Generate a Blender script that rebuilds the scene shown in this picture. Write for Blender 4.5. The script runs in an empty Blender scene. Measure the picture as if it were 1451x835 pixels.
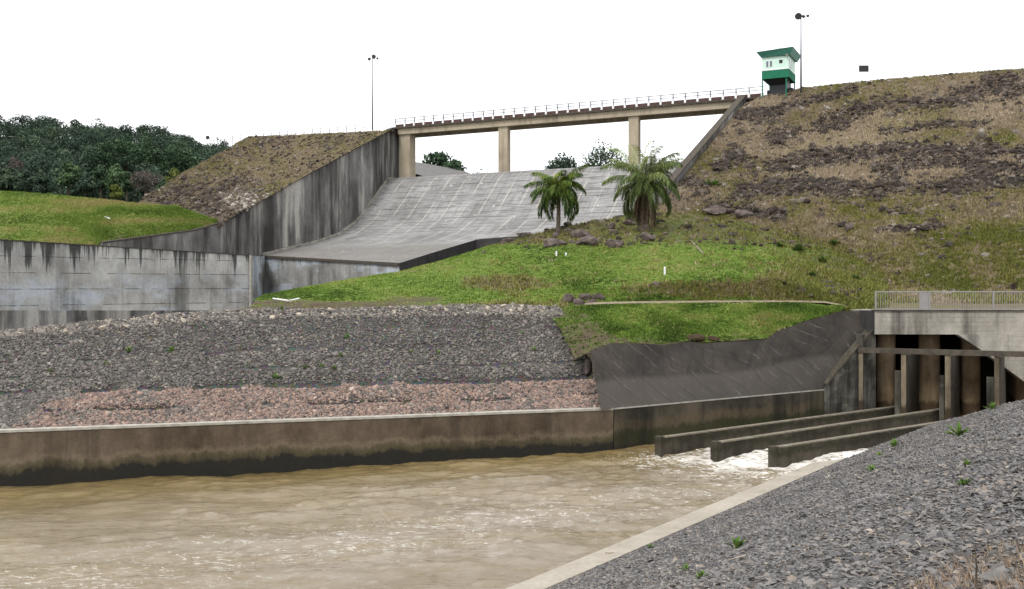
import bpy, math, random
import numpy as np
from mathutils import Vector
from mathutils.bvhtree import BVHTree

random.seed(7)
RNG = np.random.default_rng(11)
scene = bpy.context.scene
COL = scene.collection
R = math.radians

# ------------------------------------------------------------------ survey
# photograph 1451 x 835, eye 8 m above the water, level lens, f = 1400 px
F, CX, HZ, EYE = 1400.0, 725.5, 405.0, 8.0
def P(px, py, d):
    return np.array([(px - CX) * d / F, d, EYE - (py - HZ) * d / F])
def proj(p):
    p = np.asarray(p, float)
    return CX + F * p[..., 0] / p[..., 1], HZ + F * (EYE - p[..., 2]) / p[..., 1]
AX = np.array([0.897, -0.443])        # dam axis, left to right
FL = np.array([-0.443, -0.897])       # downstream
L0 = np.array([-22.0, 182.0])         # left training wall at the crest
def WK(w, k, z=0.0):                  # w along the dam axis, k downstream
    q = L0 + AX * w + FL * k
    return np.array([q[0], q[1], z])
def dam_d(px, py):                    # ray against the 1:2.2 downstream face
    a = (px - CX) / F; b = (HZ - py) / F
    return 39.7 / (0.45 * (0.443 * a + 0.897) * 1.0 - b + 0.0) if False else (68.7 - 29.0) / (0.45 * (0.443 * a + 0.897) - b)

# ------------------------------------------------------------------ noise
def _h(ix, iy, s):
    n = (ix * 374761393 + iy * 668265263 + s * 982451653) & 0x7fffffff
    n = ((n ^ (n >> 13)) * 1274126177) & 0x7fffffff
    return ((n ^ (n >> 16)) & 0xffff) / 65535.0
def vn(x, y, s=0):
    x = np.asarray(x, float); y = np.asarray(y, float)
    ix = np.floor(x).astype(np.int64); iy = np.floor(y).astype(np.int64)
    fx = x - ix; fy = y - iy
    fx = fx * fx * (3 - 2 * fx); fy = fy * fy * (3 - 2 * fy)
    a = _h(ix, iy, s); b = _h(ix + 1, iy, s); c = _h(ix, iy + 1, s); d = _h(ix + 1, iy + 1, s)
    return (a * (1 - fx) + b * fx) * (1 - fy) + (c * (1 - fx) + d * fx) * fy
def fbm(x, y, s=0, o=4):
    t = 0; a = 0.5; n = 0
    for i in range(o):
        t = t + a * vn(x * 2 ** i, y * 2 ** i, s + i * 7); n += a; a *= 0.5
    return t / n

# ------------------------------------------------------------------ materials
class Mat:
    def __init__(s, name, rough=0.85, spec=0.3):
        s.m = bpy.data.materials.new(name); s.m.use_nodes = True
        s.t = s.m.node_tree; s.b = s.t.nodes['Principled BSDF']
        s.b.inputs['Roughness'].default_value = rough
        s.b.inputs['Specular IOR Level'].default_value = spec
    def set(s, sock, v):
        if isinstance(v, bpy.types.NodeSocket): s.t.links.new(v, sock)
        elif isinstance(v, (tuple, list)) and len(v) == 3 and len(sock.default_value) == 4: sock.default_value = (*v, 1)
        else: sock.default_value = v
    def n(s, typ, _o=0, **kw):
        x = s.t.nodes.new(typ)
        for k, v in kw.items():
            if k.startswith('p_'): setattr(x, k[2:], v)
        for k, v in kw.items():
            if not k.startswith('p_'):
                key = int(k[1:]) if k[0] == 'i' and k[1:].isdigit() else k
                s.set(x.inputs[key], v)
        return x.outputs[_o]
    def pos(s, sc=(1, 1, 1)):
        return s.n('ShaderNodeMapping', Vector=s.n('ShaderNodeNewGeometry', 0), Scale=sc)
    def uv(s, sc=(1, 1, 1)):
        return s.n('ShaderNodeMapping', Vector=s.n('ShaderNodeUVMap', p_uv_map='uv'), Scale=sc)
    def noise(s, v, scale=1.0, detail=4.0, rough=0.55, dist=0.0):
        return s.n('ShaderNodeTexNoise', Vector=v, Scale=scale, Detail=detail, Roughness=rough, Distortion=dist)
    def math(s, op, a, b=0.0, clamp=False):
        return s.n('ShaderNodeMath', p_operation=op, p_use_clamp=clamp, i0=a, i1=b)
    def mr(s, v, a, b, c=0.0, d=1.0):
        return s.n('ShaderNodeMapRange', Value=v, i1=a, i2=b, i3=c, i4=d)
    def ramp(s, v, stops):
        x = s.t.nodes.new('ShaderNodeValToRGB'); s.set(x.inputs[0], v)
        e = x.color_ramp.elements
        while len(e) < len(stops): e.new(0.5)
        for i, (p, c) in enumerate(stops): e[i].position = p; e[i].color = (*c, 1)
        return x.outputs[0]
    def mix(s, f, a, b, mode='MIX'):
        x = s.t.nodes.new('ShaderNodeMix'); x.data_type = 'RGBA'; x.blend_type = mode
        s.set(x.inputs[0], f); s.set(x.inputs[6], a); s.set(x.inputs[7], b)
        return x.outputs[2]
    def attr(s, name):
        return s.n('ShaderNodeAttribute', 2, p_attribute_name=name)
    def xyz(s, v):
        x = s.t.nodes.new('ShaderNodeSeparateXYZ'); s.set(x.inputs[0], v); return x.outputs
    def col(s, v): s.set(s.b.inputs['Base Color'], v); return s
    def bump(s, h, strength=0.5, dist=0.05):
        s.set(s.b.inputs['Normal'], s.n('ShaderNodeBump', Height=h, Strength=strength, Distance=dist)); return s

def plain(name, c, rough=0.6, spec=0.4, metal=0.0, var=0.12):
    m = Mat(name, rough, spec)
    f = m.noise(m.pos(), 3.0, 4)
    m.col(m.mix(m.mr(f, 0.3, 0.7), tuple(x * (1 - var) for x in c), tuple(min(1, x * (1 + var)) for x in c)))
    m.b.inputs['Metallic'].default_value = metal
    return m.m

def concrete(name, lo, hi, stain=(0.02, 0.02, 0.018), streak=0.5, sscale=1.0, patch=0.25, joints=None, pale=None, bands=None, pale_sc=(0.25, 0.25, 0.6), pale_z=None, drips=None):
    """weathered concrete: blotches, vertical run-off streaks, optional shutter joints"""
    m = Mat(name, 0.9, 0.2)
    big = m.noise(m.pos(), 0.35 * sscale, 5, 0.6)
    mid = m.noise(m.pos((1, 1, 0.6)), 1.6 * sscale, 6, 0.65)
    fine = m.noise(m.pos(), 9 * sscale, 3)
    c = m.mix(m.mr(m.math('ADD', m.math('MULTIPLY', big, 0.55), m.math('MULTIPLY', mid, 0.45)), 0.36, 0.64), lo, hi)
    if pale:
        pm = m.mr(m.noise(m.pos(pale_sc), 0.8 * sscale, 5, 0.65), 0.46 if pale_z else 0.5, 0.58)
        if pale_z: pm = m.math('MULTIPLY', pm, m.mr(m.math('ADD', m.xyz(m.pos())[2], m.mr(mid, 0.3, 0.7, -1.2, 1.2)), pale_z[0], pale_z[1], 1.0, 0.1))
        c = m.mix(m.math('MULTIPLY', pm, 0.7), c, pale)
    if bands:
        for (z0, z1, colr, amt) in bands:
            zz = m.xyz(m.pos())[2]
            wob = m.math('ADD', zz, m.mr(m.noise(m.pos((1, 1, 0.2)), 0.5, 6, 0.65), 0.3, 0.7, -0.2, 0.2))
            wob = m.math('ADD', wob, m.mr(m.noise(m.pos((1, 1, 0.7)), 3.0, 5, 0.75), 0.3, 0.7, -0.14, 0.14))
            up = m.mr(wob, z0 - 0.1, z0 + 0.1); dn = m.mr(wob, z1 - 0.1, z1 + 0.1, 1, 0)
            c = m.mix(m.math('MULTIPLY', m.math('MULTIPLY', up, dn), amt), c, colr)
    s1 = m.noise(m.pos((1.1, 1.1, 0.045)), 1.5 * sscale, 5, 0.7)
    s2 = m.noise(m.pos((1, 1, 0.25)), 0.5 * sscale, 4, 0.6)
    s3 = m.noise(m.pos((1, 1, 0.10)), 0.32 * sscale, 4, 0.6)
    sm = m.mr(m.math('ADD', m.math('ADD', m.math('MULTIPLY', s1, 0.36), m.math('MULTIPLY', s2, 0.40)), m.math('MULTIPLY', s3, 0.24)), 0.555 - 0.14 * streak, 0.64 - 0.09 * streak)
    c = m.mix(m.math('MULTIPLY', sm, min(1, 0.35 + 0.6 * streak)), c, stain)
    if drips:
        dn_ = m.noise(m.pos((0.9, 0.9, 0.03)), 1.3, 5, 0.7)
        dz = m.math('ADD', m.xyz(m.pos())[2], m.mr(dn_, 0.3, 0.75, -drips[1], drips[1]))
        c = m.mix(m.math('MULTIPLY', m.mr(dz, drips[0] - 0.5, drips[0] + 0.6), 0.85), c, stain)
    c = m.mix(patch, c, m.ramp(fine, [(0.3, (0.25, 0.25, 0.25)), (0.7, (1, 1, 1))]), 'MULTIPLY')
    if joints:
        zf = m.math('FRACT', m.math('ADD', m.math('MULTIPLY', m.xyz(m.pos())[2], 1 / joints), m.math('MULTIPLY', mid, 0.05)))
        jm = m.math('MULTIPLY', m.math('LESS_THAN', zf, 0.05), m.mr(m.noise(m.pos((0.6, 0.6, 0.6)), 0.9, 3), 0.42, 0.55))
        c = m.mix(m.math('MULTIPLY', jm, 0.75), c, stain)
    m.col(c); m.bump(m.math('ADD', mid, m.math('MULTIPLY', fine, 0.4)), 0.35, 0.06)
    return m.m

def vary(name, stops, rough=0.9, spec=0.2, noise_amt=0.0):
    """colour by the per-piece random value 'rv'"""
    m = Mat(name, rough, spec)
    v = m.attr('rv')
    if noise_amt:
        v = m.math('ADD', v, m.mr(m.noise(m.pos(), 6, 3), 0.3, 0.7, -noise_amt, noise_amt))
    m.col(m.ramp(v, stops))
    return m.m

# ------------------------------------------------------------------ objects
BASE = {}
def tag(o, label=None, cat=None, group=None, kind=None):
    if label: o['label'] = label
    if cat: o['category'] = cat
    if group: o['group'] = group
    if kind: o['kind'] = kind
    return o
def thing(name, label, cat, base, group=None):
    o = bpy.data.objects.new(name, None); COL.objects.link(o)
    o.empty_display_size = 0.3
    o.location = [float(v) for v in base]; BASE[o.name] = np.array(base, float)
    return tag(o, label, cat, group)
class MB:
    def __init__(s): s.v = []; s.f = []
    def add(s, vs, fs):
        b = len(s.v); s.v += [tuple(float(c) for c in v) for v in vs]
        s.f += [tuple(i + b for i in f) for f in fs]; return s
    def hexa(s, p):                      # 4 bottom ccw, 4 top ccw
        return s.add(p, [(3, 2, 1, 0), (4, 5, 6, 7), (0, 1, 5, 4), (1, 2, 6, 5), (2, 3, 7, 6), (3, 0, 4, 7)])
    def box(s, c, half, ex=(1, 0), z0=None, z1=None):
        """upright box: centre xy, half sizes along ex and its normal"""
        ex = np.array(ex, float); ex /= np.linalg.norm(ex); ey = np.array([-ex[1], ex[0]])
        c = np.array(c[:2], float)
        q = [c - ex * half[0] - ey * half[1], c + ex * half[0] - ey * half[1], c + ex * half[0] + ey * half[1], c - ex * half[0] + ey * half[1]]
        return s.hexa([(*p, z0) for p in q] + [(*p, z1) for p in q])
    def prism(s, poly, off):             # planar polygon extruded by off
        n = len(poly); poly = [np.array(p, float) for p in poly]; off = np.array(off, float)
        return s.add(poly + [p + off for p in poly],
                     [tuple(range(n - 1, -1, -1)), tuple(range(n, 2 * n))] + [(i, (i + 1) % n, n + (i + 1) % n, n + i) for i in range(n)])
    def tube(s, pts, r, n=8, caps=True):
        pts = [np.array(p, float) for p in pts]
        rr = r if isinstance(r, (list, tuple)) else [r] * len(pts)
        b = []; 
        for i, p in enumerate(pts):
            t = pts[min(i + 1, len(pts) - 1)] - pts[max(i - 1, 0)]; t = t / (np.linalg.norm(t) + 1e-9)
            u = np.cross(t, (0, 0, 1) if abs(t[2]) < 0.9 else (1, 0, 0)); u /= np.linalg.norm(u); w = np.cross(t, u)
            b += [p + rr[i] * (u * math.cos(2 * math.pi * j / n) + w * math.sin(2 * math.pi * j / n)) for j in range(n)]
        f = [(i * n + j, i * n + (j + 1) % n, (i + 1) * n + (j + 1) % n, (i + 1) * n + j) for i in range(len(pts) - 1) for j in range(n)]
        if caps: f += [tuple(range(n - 1, -1, -1)), tuple(range((len(pts) - 1) * n, len(pts) * n))]
        return s.add(b, f)
    def build(s, name, mat, parent=None, smooth=False, base=None, label=None):
        org = np.zeros(3)
        if parent is not None:
            org = BASE[parent.name]
        elif base is not None:
            org = np.array(base, float)
        me = bpy.data.meshes.new(name)
        me.from_pydata([tuple(np.array(v) - org) for v in s.v], [], s.f); me.validate(); me.update()
        import bmesh
        bm = bmesh.new(); bm.from_mesh(me); bmesh.ops.recalc_face_normals(bm, faces=bm.faces); bm.to_mesh(me); bm.free()
        if smooth:
            for p in me.polygons: p.use_smooth = True
        me.materials.append(mat)
        o = bpy.data.objects.new(name, me); COL.objects.link(o)
        if parent is not None: o.parent = parent; BASE[o.name] = org
        else: o.location = org; BASE[o.name] = org
        if label: o['label'] = label
        return o

def big_mesh(name, V, Fc, mat, attrs=None, smooth=False, parent=None, org=None):
    """numpy arrays straight into a mesh; Fc (n,3) or (n,4)"""
    V = np.asarray(V, np.float32); Fc = np.asarray(Fc, np.int32)
    if org is None and parent is not None: org = BASE[parent.name]
    if org is not None: V = V - np.asarray(org, np.float32)
    me = bpy.data.meshes.new(name); k = Fc.shape[1]
    me.vertices.add(len(V)); me.vertices.foreach_set('co', V.ravel())
    me.loops.add(Fc.size); me.loops.foreach_set('vertex_index', Fc.ravel())
    me.polygons.add(len(Fc)); me.polygons.foreach_set('loop_start', np.arange(0, Fc.size, k, dtype=np.int32))
    me.update(calc_edges=True)
    me.polygons.foreach_set('use_smooth', np.full(len(Fc), smooth, dtype=bool))
    for an, av in (attrs or {}).items():
        a = me.attributes.new(an, 'FLOAT', 'POINT'); a.data.foreach_set('value', np.asarray(av, np.float32).ravel())
    me.materials.append(mat)
    o = bpy.data.objects.new(name, me); COL.objects.link(o)
    if parent is not None: o.parent = parent
    elif org is not None: o.location = [float(c) for c in org]
    BASE[o.name] = np.zeros(3) if org is None else np.array(org, float)
    return o
def set_uv(o, per_vertex):
    me = o.data; l = me.uv_layers.new(name='uv')
    idx = np.zeros(len(me.loops), np.int32); me.loops.foreach_get('vertex_index', idx)
    l.data.foreach_set('uv', np.asarray(per_vertex, np.float32)[idx].ravel())

# ------------------------------------------------------------------ lofted terrain
TREES = []
class Patch:
    def __init__(s, rows, nu, nv, vpos=None, disp=None):
        A = np.array(rows, float)                     # (nr, nc, 3) world
        nr, nc = A.shape[:2]
        u = np.linspace(0, nc - 1, nu); ui = np.clip(np.floor(u).astype(int), 0, nc - 2); uf = (u - ui)[None, :, None]
        B = A[:, ui] * (1 - uf) + A[:, ui + 1] * uf
        vp = np.linspace(0, 1, nr) if vpos is None else np.array(vpos)
        v = np.linspace(0, 1, nv); vi = np.clip(np.searchsorted(vp, v, 'right') - 1, 0, nr - 2)
        vf = ((v - vp[vi]) / (vp[vi + 1] - vp[vi]))[:, None, None]
        G = B[vi] * (1 - vf) + B[vi + 1] * vf
        for _ in range(2):                             # soften the loft
            G[1:-1, 1:-1] = (G[1:-1, 1:-1] * 2 + G[:-2, 1:-1] + G[2:, 1:-1] + G[1:-1, :-2] + G[1:-1, 2:]) / 6
        U, Vv = np.meshgrid(np.linspace(0, 1, nu), v)
        if disp is not None: G[..., 2] += disp(G, U, Vv)
        s.G = G; s.nu = nu; s.nv = nv; s.U = U; s.V = Vv
        i = np.arange(nv - 1)[:, None] * nu + np.arange(nu - 1)[None, :]
        s.F = np.stack([i, i + 1, i + 1 + nu, i + nu], -1).reshape(-1, 4)
    def build(s, name, mat, attrs=None, ray=True):
        o = big_mesh(name, s.G.reshape(-1, 3), s.F, mat, attrs, smooth=True)
        tag(o, kind='structure')
        if ray: TREES.append(BVHTree.FromPolygons([tuple(p) for p in s.G.reshape(-1, 3)], [tuple(f) for f in s.F]))
        return o
    def at(s, u, v):
        x = np.clip(u * (s.nu - 1), 0, s.nu - 1.001); y = np.clip(v * (s.nv - 1), 0, s.nv - 1.001)
        ix = x.astype(int); iy = y.astype(int); fx = (x - ix)[:, None]; fy = (y - iy)[:, None]
        g = s.G
        return (g[iy, ix] * (1 - fx) + g[iy, ix + 1] * fx) * (1 - fy) + (g[iy + 1, ix] * (1 - fx) + g[iy + 1, ix + 1] * fx) * fy
def ground(px, py):
    """where the sight line through a photo point meets the ground"""
    d = Vector(((px - CX) / F, 1.0, (HZ - py) / F)); ln = d.length; d.normalize()
    best = None
    for t in TREES:
        h = t.ray_cast(Vector((0, 0, EYE)), d)
        if h[0] is not None and (best is None or h[3] < best[1]): best = (h[0], h[3])
    return np.array(best[0]) if best else None
def drop(x, y):
    zs = [t.ray_cast(Vector((x, y, 200)), Vector((0, 0, -1))) for t in TREES]
    zs = [h[0].z for h in zs if h[0] is not None]
    return max(zs) if zs else 0.0

# ------------------------------------------------------------------ scatter
PHI = (1 + 5 ** 0.5) / 2
ICO_V = np.array([(-1, PHI, 0), (1, PHI, 0), (-1, -PHI, 0), (1, -PHI, 0), (0, -1, PHI), (0, 1, PHI), (0, -1, -PHI), (0, 1, -PHI), (PHI, 0, -1), (PHI, 0, 1), (-PHI, 0, -1), (-PHI, 0, 1)]) / math.sqrt(1 + PHI ** 2)
ICO_F = np.array([(0, 11, 5), (0, 5, 1), (0, 1, 7), (0, 7, 10), (0, 10, 11), (1, 5, 9), (5, 11, 4), (11, 10, 2), (10, 7, 6), (7, 1, 8), (3, 9, 4), (3, 4, 2), (3, 2, 6), (3, 6, 8), (3, 8, 9), (4, 9, 5), (2, 4, 11), (6, 2, 10), (8, 6, 7), (9, 8, 1)])
def rotz(a):
    c, s_ = np.cos(a), np.sin(a); z = np.zeros_like(a); o = np.ones_like(a)
    return np.stack([np.stack([c, -s_, z], -1), np.stack([s_, c, z], -1), np.stack([z, z, o], -1)], -2)
def rotx(a):
    c, s_ = np.cos(a), np.sin(a); z = np.zeros_like(a); o = np.ones_like(a)
    return np.stack([np.stack([o, z, z], -1), np.stack([z, c, -s_], -1), np.stack([z, s_, c], -1)], -2)
OCT_V = np.array([(1, .15, 0), (.35, 1, .1), (-.8, .7, 0), (-.9, -.6, .1), (.5, -.9, 0), (.1, .05, .8), (0, -.05, -.8)])
OCT_F = np.array([(i, (i + 1) % 5, 5) for i in range(5)] + [((i + 1) % 5, i, 6) for i in range(5)])
def stones(name, pts, size, rv, mat, flat=0.6, tilt=0.5, parent=None, elong=0.5, oct_=False):
    n = len(pts); ICO_V, ICO_F = (OCT_V, OCT_F) if oct_ else (globals()['ICO_V'], globals()['ICO_F']); nv_ = len(ICO_V)
    T = ICO_V[None] * (0.62 + 0.6 * RNG.random((14, nv_, 1))) * (1 + elong * (RNG.random((14, 1, 3)) - 0.5))
    v = T[RNG.integers(0, 14, n)] * (np.asarray(size)[:, None, None] * 0.5) * np.array([1.15, 1, flat])
    M = rotz(RNG.random(n) * 6.28) @ rotx(RNG.normal(0, tilt, n)) @ rotz(RNG.random(n) * 6.28)
    v = np.einsum('nij,nvj->nvi', M, v) + np.asarray(pts)[:, None, :]
    f = ICO_F[None] + (np.arange(n) * nv_)[:, None, None]
    return big_mesh(name, v.reshape(-1, 3), f.reshape(-1, 3), mat, {'rv': np.repeat(rv, nv_)}, parent=parent)
def tufts(name, pts, h, rv, mat, nb=5, w=0.05, spread=0.5, rad=0.1, parent=None):
    n = len(pts); h = np.asarray(h)
    a = RNG.random((n, nb)) * 6.28; ln = (0.2 + 0.8 * RNG.random((n, nb))) * spread
    hh = h[:, None] * (0.55 + 0.6 * RNG.random((n, nb)))
    b0 = np.stack([np.cos(a), np.sin(a), 0 * a], -1) * (rad * RNG.random((n, nb)))[..., None] + np.asarray(pts)[:, None]
    b0[..., 2] -= 0.02
    sa = a + 1.57 + RNG.normal(0, 0.6, (n, nb))
    side = np.stack([np.cos(sa), np.sin(sa), 0 * a], -1) * w
    tip = b0 + np.stack([np.cos(a) * ln * hh, np.sin(a) * ln * hh, hh], -1)
    V = np.stack([b0 - side, b0 + side, tip], 2).reshape(-1, 3)
    Fc = np.arange(len(V)).reshape(-1, 3)
    return big_mesh(name, V, Fc, mat, {'rv': np.repeat(rv, nb * 3)}, parent=parent)

# ================================================================== MATERIALS
m_ground = plain('soil', (0.11, 0.085, 0.05), 0.95, 0.1)
def grass_mat(name, a, b, dirt, dirt_lo=0.56, scale=0.18):
    m = Mat(name, 0.95, 0.1)
    n1 = m.noise(m.pos(), scale, 5, 0.6); n2 = m.noise(m.pos((1, 1, 1)), 1.6, 5, 0.7); n3 = m.noise(m.pos(), 7, 3)
    c = m.mix(m.mr(n2, 0.3, 0.7), a, b)
    c = m.mix(m.mr(n1, dirt_lo, dirt_lo + 0.12, 0, 0.85), c, dirt)
    c = m.mix(m.math('MULTIPLY', m.attr('dirt'), m.mr(n2, 0.35, 0.55, 0.55, 1.0)), c, (0.105, 0.078, 0.055))
    c = m.mix(0.5, c, m.ramp(n3, [(0.3, (0.35, 0.35, 0.35)), (0.7, (1, 1, 1))]), 'MULTIPLY')
    m.col(c); m.bump(m.math('ADD', n2, n3), 0.8, 0.15)
    return m.m
m_lawn = grass_mat('short_grass', (0.105, 0.165, 0.028), (0.17, 0.24, 0.05), (0.22, 0.18, 0.08))
m_field = grass_mat('field_grass', (0.13, 0.17, 0.04), (0.19, 0.23, 0.06), (0.20, 0.18, 0.07), 0.6)
m_dam = grass_mat('dam_soil', (0.125, 0.10, 0.068), (0.215, 0.17, 0.115), (0.15, 0.14, 0.055), 0.5, 0.09)
m_tuft_green = vary('green_blades', [(0, (0.05, 0.085, 0.016)), (0.35, (0.11, 0.18, 0.028)), (0.7, (0.21, 0.30, 0.056)), (1, (0.36, 0.30, 0.13))])
m_tuft_dry = vary('dry_blades', [(0, (0.125, 0.14, 0.028)), (0.3, (0.20, 0.185, 0.055)), (0.6, (0.255, 0.20, 0.132)), (1, (0.38, 0.305, 0.215))])
m_rock = vary('dark_rock', [(0, (0.021, 0.016, 0.013)), (0.5, (0.062, 0.049, 0.040)), (0.82, (0.155, 0.132, 0.112)), (1, (0.36, 0.33, 0.29))], noise_amt=0.1)
m_gravel = vary('grey_gravel', [(0, (0.055, 0.050, 0.046)), (0.5, (0.128, 0.116, 0.105)), (0.75, (0.195, 0.177, 0.158)), (0.93, (0.26, 0.225, 0.19)), (1, (0.42, 0.36, 0.29))])
m_pink = vary('pink_gravel', [(0, (0.08, 0.068, 0.063)), (0.3, (0.17, 0.125, 0.11)), (0.6, (0.25, 0.175, 0.145)), (0.85, (0.32, 0.225, 0.175)), (1, (0.42, 0.35, 0.30))])
m_shard = vary('grey_shards', [(0, (0.055, 0.054, 0.056)), (0.45, (0.13, 0.125, 0.124)), (0.72, (0.20, 0.19, 0.182)), (0.86, (0.22, 0.18, 0.15)), (0.93, (0.29, 0.25, 0.21)), (1, (0.46, 0.41, 0.35))])
mm = Mat('gravel_bed', 0.95, 0.1)
_v = mm.n('ShaderNodeTexVoronoi', 1, Vector=mm.pos(), Scale=7.0)
mm.col(mm.mix(0.6, mm.mix(mm.mr(mm.noise(mm.pos(), 0.5, 4), 0.35, 0.65), (0.075, 0.072, 0.068), (0.11, 0.105, 0.10)), _v, 'MULTIPLY'))
mm.bump(mm.n('ShaderNodeTexVoronoi', 0, Vector=mm.pos(), Scale=7.0), 0.8, 0.1); m_bed = mm.m
m_bed2 = plain('bank_bed', (0.085, 0.078, 0.072), 0.95, 0.1, var=0.35)
m_path = plain('path_dust', (0.21, 0.175, 0.12), 0.95, 0.1, var=0.35)

m_river_wall = concrete('river_wall_concrete', (0.062, 0.044, 0.030), (0.165, 0.128, 0.092), stain=(0.03, 0.023, 0.016), streak=0.3, sscale=0.9,
    bands=[(0.8, 1.0, (0.22, 0.175, 0.115), 0.4), (0.45, 0.75, (0.06, 0.055, 0.025), 0.65), (-3, 0.5, (0.016, 0.017, 0.014), 0.95)])
m_river_wall2 = concrete('mossy_wall_concrete', (0.028, 0.025, 0.019), (0.11, 0.09, 0.065), stain=(0.012, 0.012, 0.009), streak=0.7, sscale=0.8,
    bands=[(1.0, 1.45, (0.14, 0.105, 0.055), 0.4), (0.25, 0.95, (0.035, 0.038, 0.012), 0.75), (-3, 0.25, (0.035, 0.03, 0.02), 0.9)])
m_coping = plain('pale_coping', (0.34, 0.32, 0.28), 0.9, 0.2, var=0.25)
m_gcope = plain('guide_coping', (0.17, 0.15, 0.115), 0.9, 0.2, var=0.3)
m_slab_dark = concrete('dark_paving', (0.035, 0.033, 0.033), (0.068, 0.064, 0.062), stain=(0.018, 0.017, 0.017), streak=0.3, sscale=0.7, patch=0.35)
m_guide = concrete('guide_wall_concrete', (0.045, 0.038, 0.028), (0.10, 0.086, 0.066), stain=(0.018, 0.017, 0.012), streak=0.45, sscale=1.2,
    bands=[(0.55, 0.82, (0.03, 0.03, 0.016), 0.75)])
m_outlet = concrete('outlet_concrete', (0.22, 0.205, 0.175), (0.44, 0.41, 0.36), stain=(0.03, 0.027, 0.024), streak=0.62, sscale=1.0, joints=0.28)
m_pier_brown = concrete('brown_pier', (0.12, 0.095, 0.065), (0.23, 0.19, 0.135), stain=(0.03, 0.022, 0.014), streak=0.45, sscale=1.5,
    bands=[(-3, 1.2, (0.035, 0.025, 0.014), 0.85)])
m_pier_lit = concrete('lit_pier', (0.20, 0.14, 0.08), (0.40, 0.30, 0.19), stain=(0.05, 0.035, 0.02), streak=0.35, sscale=1.5, bands=[(-3, 0.9, (0.06, 0.04, 0.022), 0.8)])  # brighter copy of the brown pier, daylight on it put into the colour
m_wing = concrete('mossy_wing', (0.05, 0.045, 0.035), (0.14, 0.13, 0.11), stain=(0.01, 0.01, 0.008), streak=0.7, sscale=2.0, pale=(0.20, 0.19, 0.165))
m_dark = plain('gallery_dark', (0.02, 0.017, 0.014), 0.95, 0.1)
m_beam = plain('beam_concrete', (0.07, 0.06, 0.048), 0.9, 0.2, var=0.35)
m_strip = concrete('toe_strip', (0.30, 0.265, 0.215), (0.42, 0.38, 0.32), stain=(0.2, 0.17, 0.13), streak=0.1, sscale=0.7)
m_basin = concrete('basin_wall_concrete', (0.24, 0.23, 0.21), (0.55, 0.54, 0.51), stain=(0.024, 0.026, 0.024), streak=0.36, sscale=0.5, joints=1.9, pale=(0.50, 0.54, 0.60), pale_z=(8.3, 9.6), drips=(11.9, 4.5))
m_training = concrete('training_wall_concrete', (0.11, 0.105, 0.10), (0.27, 0.26, 0.25), stain=(0.011, 0.010, 0.010), streak=0.70, sscale=0.42, pale=(0.50, 0.475, 0.43), pale_sc=(0.9, 0.9, 0.12))
m_bridge = concrete('bridge_concrete', (0.34, 0.285, 0.205), (0.45, 0.39, 0.295), stain=(0.13, 0.105, 0.08), streak=0.42, sscale=0.6)
m_kerb = plain('brown_kerb', (0.085, 0.05, 0.045), 0.9, 0.2, var=0.3)
m_white = plain('white_paint', (0.75, 0.75, 0.76), 0.5, 0.4, var=0.05)
m_brail = plain('bridge_rail_paint', (0.15, 0.145, 0.17), 0.5, 0.4, var=0.06)
m_rail = plain('galvanised_rail', (0.25, 0.24, 0.235), 0.5, 0.4, var=0.06)
m_steel = plain('grey_steel', (0.13, 0.135, 0.15), 0.45, 0.5, metal=0.5, var=0.08)
m_green = concrete('green_paint', (0.016, 0.14, 0.078), (0.028, 0.19, 0.11), stain=(0.02, 0.07, 0.045), streak=0.35, sscale=1.5, patch=0.08)
m_roof = plain('green_roof', (0.055, 0.20, 0.15), 0.5, 0.4, var=0.1)
m_mint = concrete('mint_wall', (0.55, 0.74, 0.64), (0.64, 0.82, 0.72), stain=(0.36, 0.42, 0.36), streak=0.25, sscale=1.2, patch=0.06)
m_glass = plain('dark_glass', (0.10, 0.12, 0.15), 0.1, 0.6, var=0.1)
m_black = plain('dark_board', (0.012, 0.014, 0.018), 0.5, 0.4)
m_bark = plain('bark', (0.075, 0.06, 0.045), 0.95, 0.1, var=0.35)
m_palmbark = plain('palm_bark', (0.13, 0.105, 0.085), 0.95, 0.1, var=0.35)
m_dead = vary('dead_frond', [(0, (0.06, 0.042, 0.03)), (0.6, (0.15, 0.105, 0.07)), (1, (0.30, 0.23, 0.16))])
m_palm_a = vary('palm_leaf', [(0, (0.016, 0.034, 0.008)), (0.45, (0.06, 0.105, 0.018)), (1, (0.24, 0.28, 0.045))])
m_palm_b = vary('queen_palm_leaf', [(0, (0.035, 0.055, 0.016)), (0.45, (0.11, 0.15, 0.045)), (1, (0.26, 0.30, 0.11))])
m_log = plain('grey_log', (0.22, 0.19, 0.16), 0.9, 0.1, var=0.3)
m_driftwood = plain('driftwood', (0.35, 0.31, 0.26), 0.9, 0.1, var=0.25)
def leafm(name, a, b, c):
    return vary(name, [(0, a), (0.55, b), (1, c)])
m_forest = leafm('hazy_forest_leaf', (0.016, 0.030, 0.022), (0.042, 0.070, 0.044), (0.09, 0.125, 0.07))  # lightened tones put the distance haze into the leaf colour
m_leaf_mid = leafm('mid_leaf', (0.014, 0.032, 0.018), (0.038, 0.072, 0.036), (0.08, 0.125, 0.06))
m_leaf_pale = leafm('pale_leaf', (0.035, 0.065, 0.03), (0.075, 0.125, 0.055), (0.13, 0.19, 0.085))
m_leaf_yel = leafm('yellow_leaf', (0.05, 0.065, 0.015), (0.10, 0.125, 0.03), (0.16, 0.17, 0.05))
m_leaf_brown = leafm('bare_twig', (0.06, 0.05, 0.042), (0.11, 0.095, 0.08), (0.17, 0.15, 0.13))
m_weed = vary('weed_leaf', [(0, (0.05, 0.11, 0.02)), (0.6, (0.11, 0.20, 0.035)), (1, (0.20, 0.28, 0.06))])

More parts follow.
